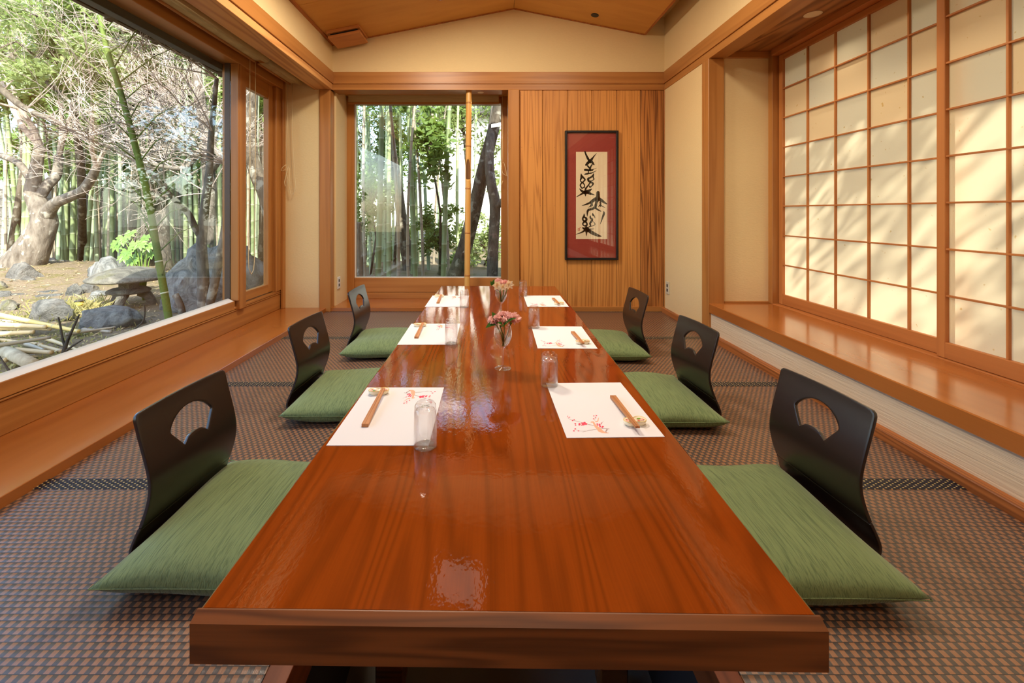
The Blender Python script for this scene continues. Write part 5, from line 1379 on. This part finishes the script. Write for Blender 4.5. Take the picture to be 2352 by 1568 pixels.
# ------------------------------------------------------------------ neighbours, one added as a sky blocker
hs = thing('house', 'tan sided neighbouring house glimpsed past the tree at window edge', 'house', (0, 0, 0))
box('wall', -11.2, -7.6, 13.5, 17.0, ZG, 4.6, M['siding'], hs, 0.01); m_ = MB(); m_.prism([(-11.8, 4.5), (-7.0, 4.5), (-9.4, 6.0)], 'y', 13.1, 17.4); m_.build('roof', M['roof'], hs)
hs = thing('house', 'pale neighbouring house beyond the back window bamboo', 'house', (0, 0, 0))
box('wall', -2.2, 4.5, 15.0, 19.0, ZG, 4.4, M['pale_wall'], hs, 0.01); m_ = MB(); m_.prism([(-2.8, 4.3), (5.1, 4.3), (1.2, 6.0)], 'y', 14.6, 19.4); m_.build('roof', M['roof'], hs)

hs = thing('house', 'tall unseen house block added to keep sky light off the shoji', 'house', (0, 0, 0))
box('wall', 5.9, 10.0, -7.0, 10.0, ZG, 6.0, M['blocker_siding'], hs, 0.01); m_ = MB(); m_.prism([(5.7, 5.95), (10.4, 5.95), (8.2, 6.6)], 'y', -7.3, 10.3); m_.build('roof', M['roof'], hs)  # added out of view as a dark block against the sky
# ------------------------------------------------------------------ rocks, stepping stones, lantern
def rock_mesh(sx, sy, sz, seed, mat, rough=0.16, flat=0.0, lev=4):
    bm = bmesh.new(); bmesh.ops.create_icosphere(bm, subdivisions=lev, radius=1.0); r = random.Random(seed)
    o1, o2 = Vector([r.uniform(0, 50) for _ in range(3)]), Vector([r.uniform(0, 50) for _ in range(3)])
    from mathutils import noise as mn
    pl_ = [(Vector((r.gauss(0, 1), r.gauss(0, 1), r.gauss(0, .6))).normalized(), r.uniform(.58, .86)) for _ in range(16)]
    for v in bm.verts:
        p = v.co.normalized()
        for nrm, dd in pl_:
            k = p.dot(nrm)-dd
            if k > 0: p = p-nrm*k*0.95
        p = p*(1+rough*mn.noise(p*1.6+o1)+rough*.7*mn.noise(p*4+o2)+rough*.4*mn.noise(p*14+o1))
        if flat and p.z > flat: p.z = flat+(p.z-flat)*.15
        v.co = Vector((p.x*sx, p.y*sy, p.z*sz))
    me = bpy.data.meshes.new('rock'); bm.to_mesh(me); bm.free(); me.materials.append(mat); me.polygons.foreach_set('use_smooth', [True]*len(me.polygons)); return me
def rock(label, x0, x1, yt, yb, mat, seed, deep=0.8, rough=.16, flat=0.0, rz=None, name='boulder', cat='rock', sink=.3, Y=None):
    Yf = (CZ-ZG)*F/(yb-CY) if Y is None else Y
    w = (x1-x0)/F*Yf; sy = w*deep/2; Yc_ = Yf+sy*0.9; c = P((x0+x1)/2, yb, Yc_)
    yt_ = Yf+sy*(1.5 if flat else 1.0)
    h = max(CZ-(yt-CY)/F*yt_-ZG, 0.03); top = min(0.92, flat+0.05) if flat else 0.92
    sz = h/(top+0.22)
    o = link(name, rock_mesh(w/2*1.06, sy, sz, seed, mat, rough, flat), None, (c.x, Yc_, ZG+sz*0.22))
    o.rotation_euler = (0, 0, random.Random(seed).uniform(-.5, .5) if rz is None else rz); return tag(o, label, cat)
bo = link('boulder', rock_mesh(.64, .46, .60, 42, M['rock_blue'], .26), None, (-3.26, 4.95, 0.0)); tag(bo, 'big pale blue-grey boulder beside the stone lantern', 'rock')
rock('pale slanting boulder behind the stone lantern', 186, 320, 590, 655, M['rock_blue'], 7, .7)
rock('flat-topped pale slab rock under the stone lantern', 178, 345, 698, 757, M['rock_blue'], 8, .7, .12, .55)
rock('grey angular rock among the grass by the garden light', 60, 170, 690, 745, M['rock'], 9, .7)
rock('dark rounded boulder at the foot of the old tree', 12, 92, 606, 660, M['rock'], 10, .9, .08)
rock('round tan rock at the left edge of the window', -22, 18, 616, 652, M['rock_moss'], 11, .9, .08)
rock('small yellow mossy rock below the rounded boulder', 12, 50, 640, 662, M['rock_moss'], 12)
rock('small dark angular rock below the rounded boulder', 46, 84, 636, 660, M['rock'], 13)
rock('mossy low rock at the left window edge', -12, 24, 646, 672, M['rock_moss'], 14)
rock('upright grey rock by the stepping stones', 150, 185, 652, 682, M['rock'], 15)
rock('grey rock leaning on the upright rock', 180, 228, 650, 676, M['rock'], 16)
rock('small light rock under the lantern', 208, 248, 666, 682, M['rock_blue'], 17)
rock('rounded grey cobble under the lantern', 196, 236, 678, 695, M['rock'], 18, .8, .08)
rock('low stone at the left edge near the grass', -30, 32, 668, 688, M['rock'], 19, .7)
rock('long low dark stone near the left edge', 10, 58, 674, 684, M['rock'], 20, .7)
rock('mossy wedge stone near the grass', -6, 44, 690, 716, M['rock_moss'], 21, .7)
rock('dark rock heap stone before the bamboo', 104, 130, 594, 610, M['rock'], 22, Y=8.0)
rock('flat dark stone before the bamboo', 128, 165, 598, 612, M['rock'], 23, Y=7.9)
for k, (x0, x1, yt, yb) in enumerate(((76, 139, 655, 666), (69, 129, 668, 677), (79, 142, 676, 686), (121, 171, 642, 653), (91, 191, 630, 640), (95, 160, 688, 700))):
    rock(['stepping stone third from the rocks by the path', 'narrow stepping stone left of the upright rock', 'stepping stone in front of the upright rock', 'stepping stone leading to the slanting boulder', 'long flat slab stone across the path', 'stepping stone behind the grass clump'][k], x0, x1, yt+2, yb, M['rock'], 60+k, .75, .06, .5, name='stepping_stone', cat='stone', sink=.45)
LC = P(296, 640, 4.95); LC.z = ZG
la_ = thing('stone_lantern', 'low stone garden lantern with a broad snow-viewing cap', 'lantern', LC, .2)
def hexlathe(prof_, n=24): m_ = MB(); m_.lathe(prof_, n); return m_
hexlathe([(.10, .300), (.36, .300), (.385, .315), (.38, .335), (.30, .385), (.18, .425), (.09, .445), (.0, .452)], 24).build('cap', M['lantern'], la_, True)
hexlathe([(.0, .205), (.105, .205), (.105, .305), (.0, .305)], 6).build('light_box', M['lantern'], la_)
hexlathe([(.0, .150), (.17, .150), (.205, .165), (.205, .185), (.16, .208), (.0, .208)], 24).build('platform', M['lantern'], la_, True)
for k in range(3):
    a = 2*PI*k/3+.6; ca, sa = math.cos(a), math.sin(a)
    MB().tube([(ca*.10, sa*.10, .155), (ca*.165, sa*.165, .11), (ca*.20, sa*.20, .05), (ca*.215, sa*.215, -.02)], [.055, .05, .045, .05], 8).build('leg', M['lantern'], la_, True)
sp_ = G(183, 714); s_ = thing('garden_light', 'small solar garden light on a stake in the grass', 'garden light', sp_)
MB().tube([(0, 0, -.05), (0, 0, .06)], .007, 8).build('stake', M['slot'], s_, True)
MB().lathe([(.0, .055), (.028, .06), (.034, .075), (.034, .10), (.030, .108), (.0, .11)], 16).build('lens', M['c_yellow'], s_, True)
MB().lathe([(.0, .108), (.045, .108), (.040, .116), (.0, .125)], 16).build('cap', M['slot'], s_, True)

# ------------------------------------------------------------------ felled bamboo, log, twigs
def fallen(a, b, r, mat, label, lift=0.0, lift2=None, group='felled bamboo poles'):
    A, B = G(*a, ZG+r+lift), G(*b, ZG+r+(lift if lift2 is None else lift2)); d = B-A; L = d.length
    o = link('felled_bamboo', culm_mesh(L, r, 0.0, 1, mat, 10), None, A); o.rotation_euler = d.to_track_quat('Z', 'Y').to_euler(); return tag(o, label, 'bamboo pole', group)
fallen((-30, 718), (228, 770), .026, M['culm_yellow'], 'thick yellow bamboo pole lying across the felled heap', .12, .03)
LF = 'dry cut bamboo pole in the felled heap below the garden window'
for a, b, r, mt, lf in (((-30, 744), (167, 753), .026, 'culm_dry', .06), ((-30, 752), (154, 757), .020, 'culm_dry', .03), ((-30, 768), (168, 757), .022, 'culm_dry', .02), ((-30, 797), (184, 764), .017, 'culm_grey', .09),
                        ((150, 768), (298, 746), .015, 'culm_grey', .02), ((190, 757), (298, 765), .018, 'culm_grey', .0), ((36, 804), (170, 813), .022, 'culm_dry', .05), ((60, 790), (110, 806), .018, 'culm_grey', .02), ((108, 778), (186, 806), .017, 'culm_dry', .01),
                        ((10, 826), (66, 838), .017, 'culm_dry', .02), ((-30, 778), (120, 792), .016, 'culm_dry', .0), ((70, 820), (150, 800), .015, 'culm_grey', .0), ((-30, 735), (120, 742), .018, 'culm_grey', .0), ((90, 795), (180, 815), .02, 'culm_dry', .0)):
    fallen(a, b, r, M[mt], LF, lf)
for mt, wd in (('culm_dry', 'tan dry'), ('culm_grey', 'weathered grey')):
    po = sorted([o for o in bpy.data.objects if o.name.startswith('felled_bamboo') and o.get('label') == LF and o.data.materials[0] == M[mt]], key=lambda o: -o.location.x-o.location.y*0.3, reverse=True)
    for o, w in zip(sorted(po, key=lambda o: o.location.y), ('first', 'second', 'third', 'fourth', 'fifth', 'sixth', 'seventh', 'eighth', 'ninth')): o['label'] = '%s bamboo pole, %s from the glass in the felled heap' % (wd, w)
A, B = G(-10, 800, ZG+.05), G(78, 838, ZG+.05); m_ = MB(); m_.tube([A, A.lerp(B, .5)+Vector((0, 0, .01)), B], [.044, .04, .038], 12)
tag(m_.build('log', M['driftwood'], None, True), 'pale weathered log lying under the felled bamboo', 'log')
def twig_thing(label, Y, limbs):
    m_ = MB()
    for pxs, rad in limbs: limb(m_, [(x, y, 0) for x, y in pxs], Y, rad, 7)
    tag(m_.build('dead_twig', M['twig_dark'], None, True), label, 'twig')
twig_thing('dark forked dead twig standing close to the glass', 2.95, [([(138, 860), (146, 810), (155, 782), (167, 755), (182, 722)], [.016, .014, .010, .008, .005]), ([(149, 796), (143, 775), (139, 750), (134, 728)], [.008, .007, .006, .005]), ([(152, 805), (170, 792), (190, 780)], [.008, .006, .004])])
twig_thing('thin dark bent twig against the pale slab rock', 3.5, [([(270, 790), (298, 765), (328, 738), (333, 712), (331, 700)], [.008, .007, .006, .005, .004])])
twig_thing('thin dark twig at the bottom corner of the window', 2.75, [([(28, 870), (22, 855), (10, 835), (-6, 812)], [.008, .007, .005, .004])])

# ------------------------------------------------------------------ fatsia, grass, litter
FB = P(330, 655, 5.3); FB.z = ZG
fz = thing('fatsia_shrub', 'young fatsia with bright palmate leaves above the lantern', 'shrub', (0, 0, 0)); rr = random.Random(6)
tips = [(283, 548), (270, 560), (300, 535), (310, 560), (292, 578), (318, 585), (340, 562), (335, 545), (305, 598), (350, 580), (322, 560), (285, 590)]
m_ = MB(); TP = []
for px, py in tips:
    p = P(px, py, 5.3+rr.uniform(-.12, .12)); TP.append(p); mid = FB.lerp(p, .6)+Vector((0, 0, .12)); m_.tube([FB, mid, p], [.010, .006, .003], 6)
m_.build('stems', M['stem'], fz, True)
for p in TP:
    m_ = MB(); nrm = Vector((rr.uniform(-.3, .3), -1, rr.uniform(.2, .7))).normalized(); ax_ = nrm.orthogonal().normalized(); bx_ = nrm.cross(ax_)
    s0 = rr.uniform(.085, .12)
    for k in range(8):
        a = -2.3+4.6*k/7+rr.uniform(-.1, .1); dn = Vector((math.sin(a), 0, -math.cos(a))); d = (dn-nrm*dn.dot(nrm)).normalized()
        leaf_shape(m_, p, p+d*s0*(1-.12*abs(k-3.5)/3.5)-Vector((0, 0, .01)), s0*.42, nrm, .05)
    m_.build('palmate_leaf', M['leaf_fatsia'], fz, True)
def grass_clump(n, cx, cy, rad, hgt, seed):
    r = np.random.default_rng(seed); x = cx+r.normal(size=n)*rad[0]; y = cy+r.normal(size=n)*rad[1]
    b = np.stack([x, y, np.full(n, ZG)], 1); d = r.normal(size=(n, 3))*.55; d[:, 2] = 1; d /= np.linalg.norm(d, axis=1)[:, None]
    L = hgt*r.uniform(.4, 1.1, n)[:, None]; s = np.cross(d, r.normal(size=(n, 3))); s /= np.linalg.norm(s, axis=1)[:, None]; w = .0022
    return np.stack([b-s*w, b+s*w, b+d*L*.6+s*w*.8, b+d*L+np.array([0, 0, -.03])], 1).reshape(-1, 3)
gs = []
for i, (px, py, rd, n, h) in enumerate(((172, 712, (.16, .14), 260, .20), (125, 730, (.22, .14), 240, .17), (60, 740, (.4, .3), 200, .10), (30, 790, (.35, .3), 220, .07), (110, 800, (.3, .25), 200, .07), (60, 840, (.3, .2), 200, .07), (200, 780, (.3, .2), 120, .06), (20, 700, (.4, .3), 200, .08), (120, 632, (.7, .35), 300, .14), (180, 634, (.7, .35), 300, .14), (280, 640, (.6, .3), 200, .16))):
    g = G(px, py); gs.append(grass_clump(n, g.x, g.y, rd, h, 100+i))
tag(link('grass', quads_mesh('grass', np.concatenate(gs), M['grass'])), 'thin dry and green grass among the rocks and poles', 'grass', None, 'stuff')
r = np.random.default_rng(77); n = 9000; x = r.uniform(-10, -2.4, n); y = r.uniform(2.2, 9.6, n); k = x < -2.6
c = np.stack([x, y, np.array([ground_z(a, b) for a, b in zip(x, y)])+.008], 1)[k]; n = len(c)
a = r.normal(size=(n, 3)); a[:, 2] *= .25; a /= np.linalg.norm(a, axis=1)[:, None]; b = np.cross(a, np.array([0, 0, 1])+r.normal(size=(n, 3))*.2); b /= np.linalg.norm(b, axis=1)[:, None]
s = r.uniform(.012, .04, n)[:, None]
tag(link('leaf_litter', quads_mesh('litter', np.stack([c-a*s, c+b*s*.22, c+a*s, c-b*s*.22], 1).reshape(-1, 3), M['litter'])), 'pale fallen leaves strewn over the garden soil', 'leaf litter', None, 'stuff')
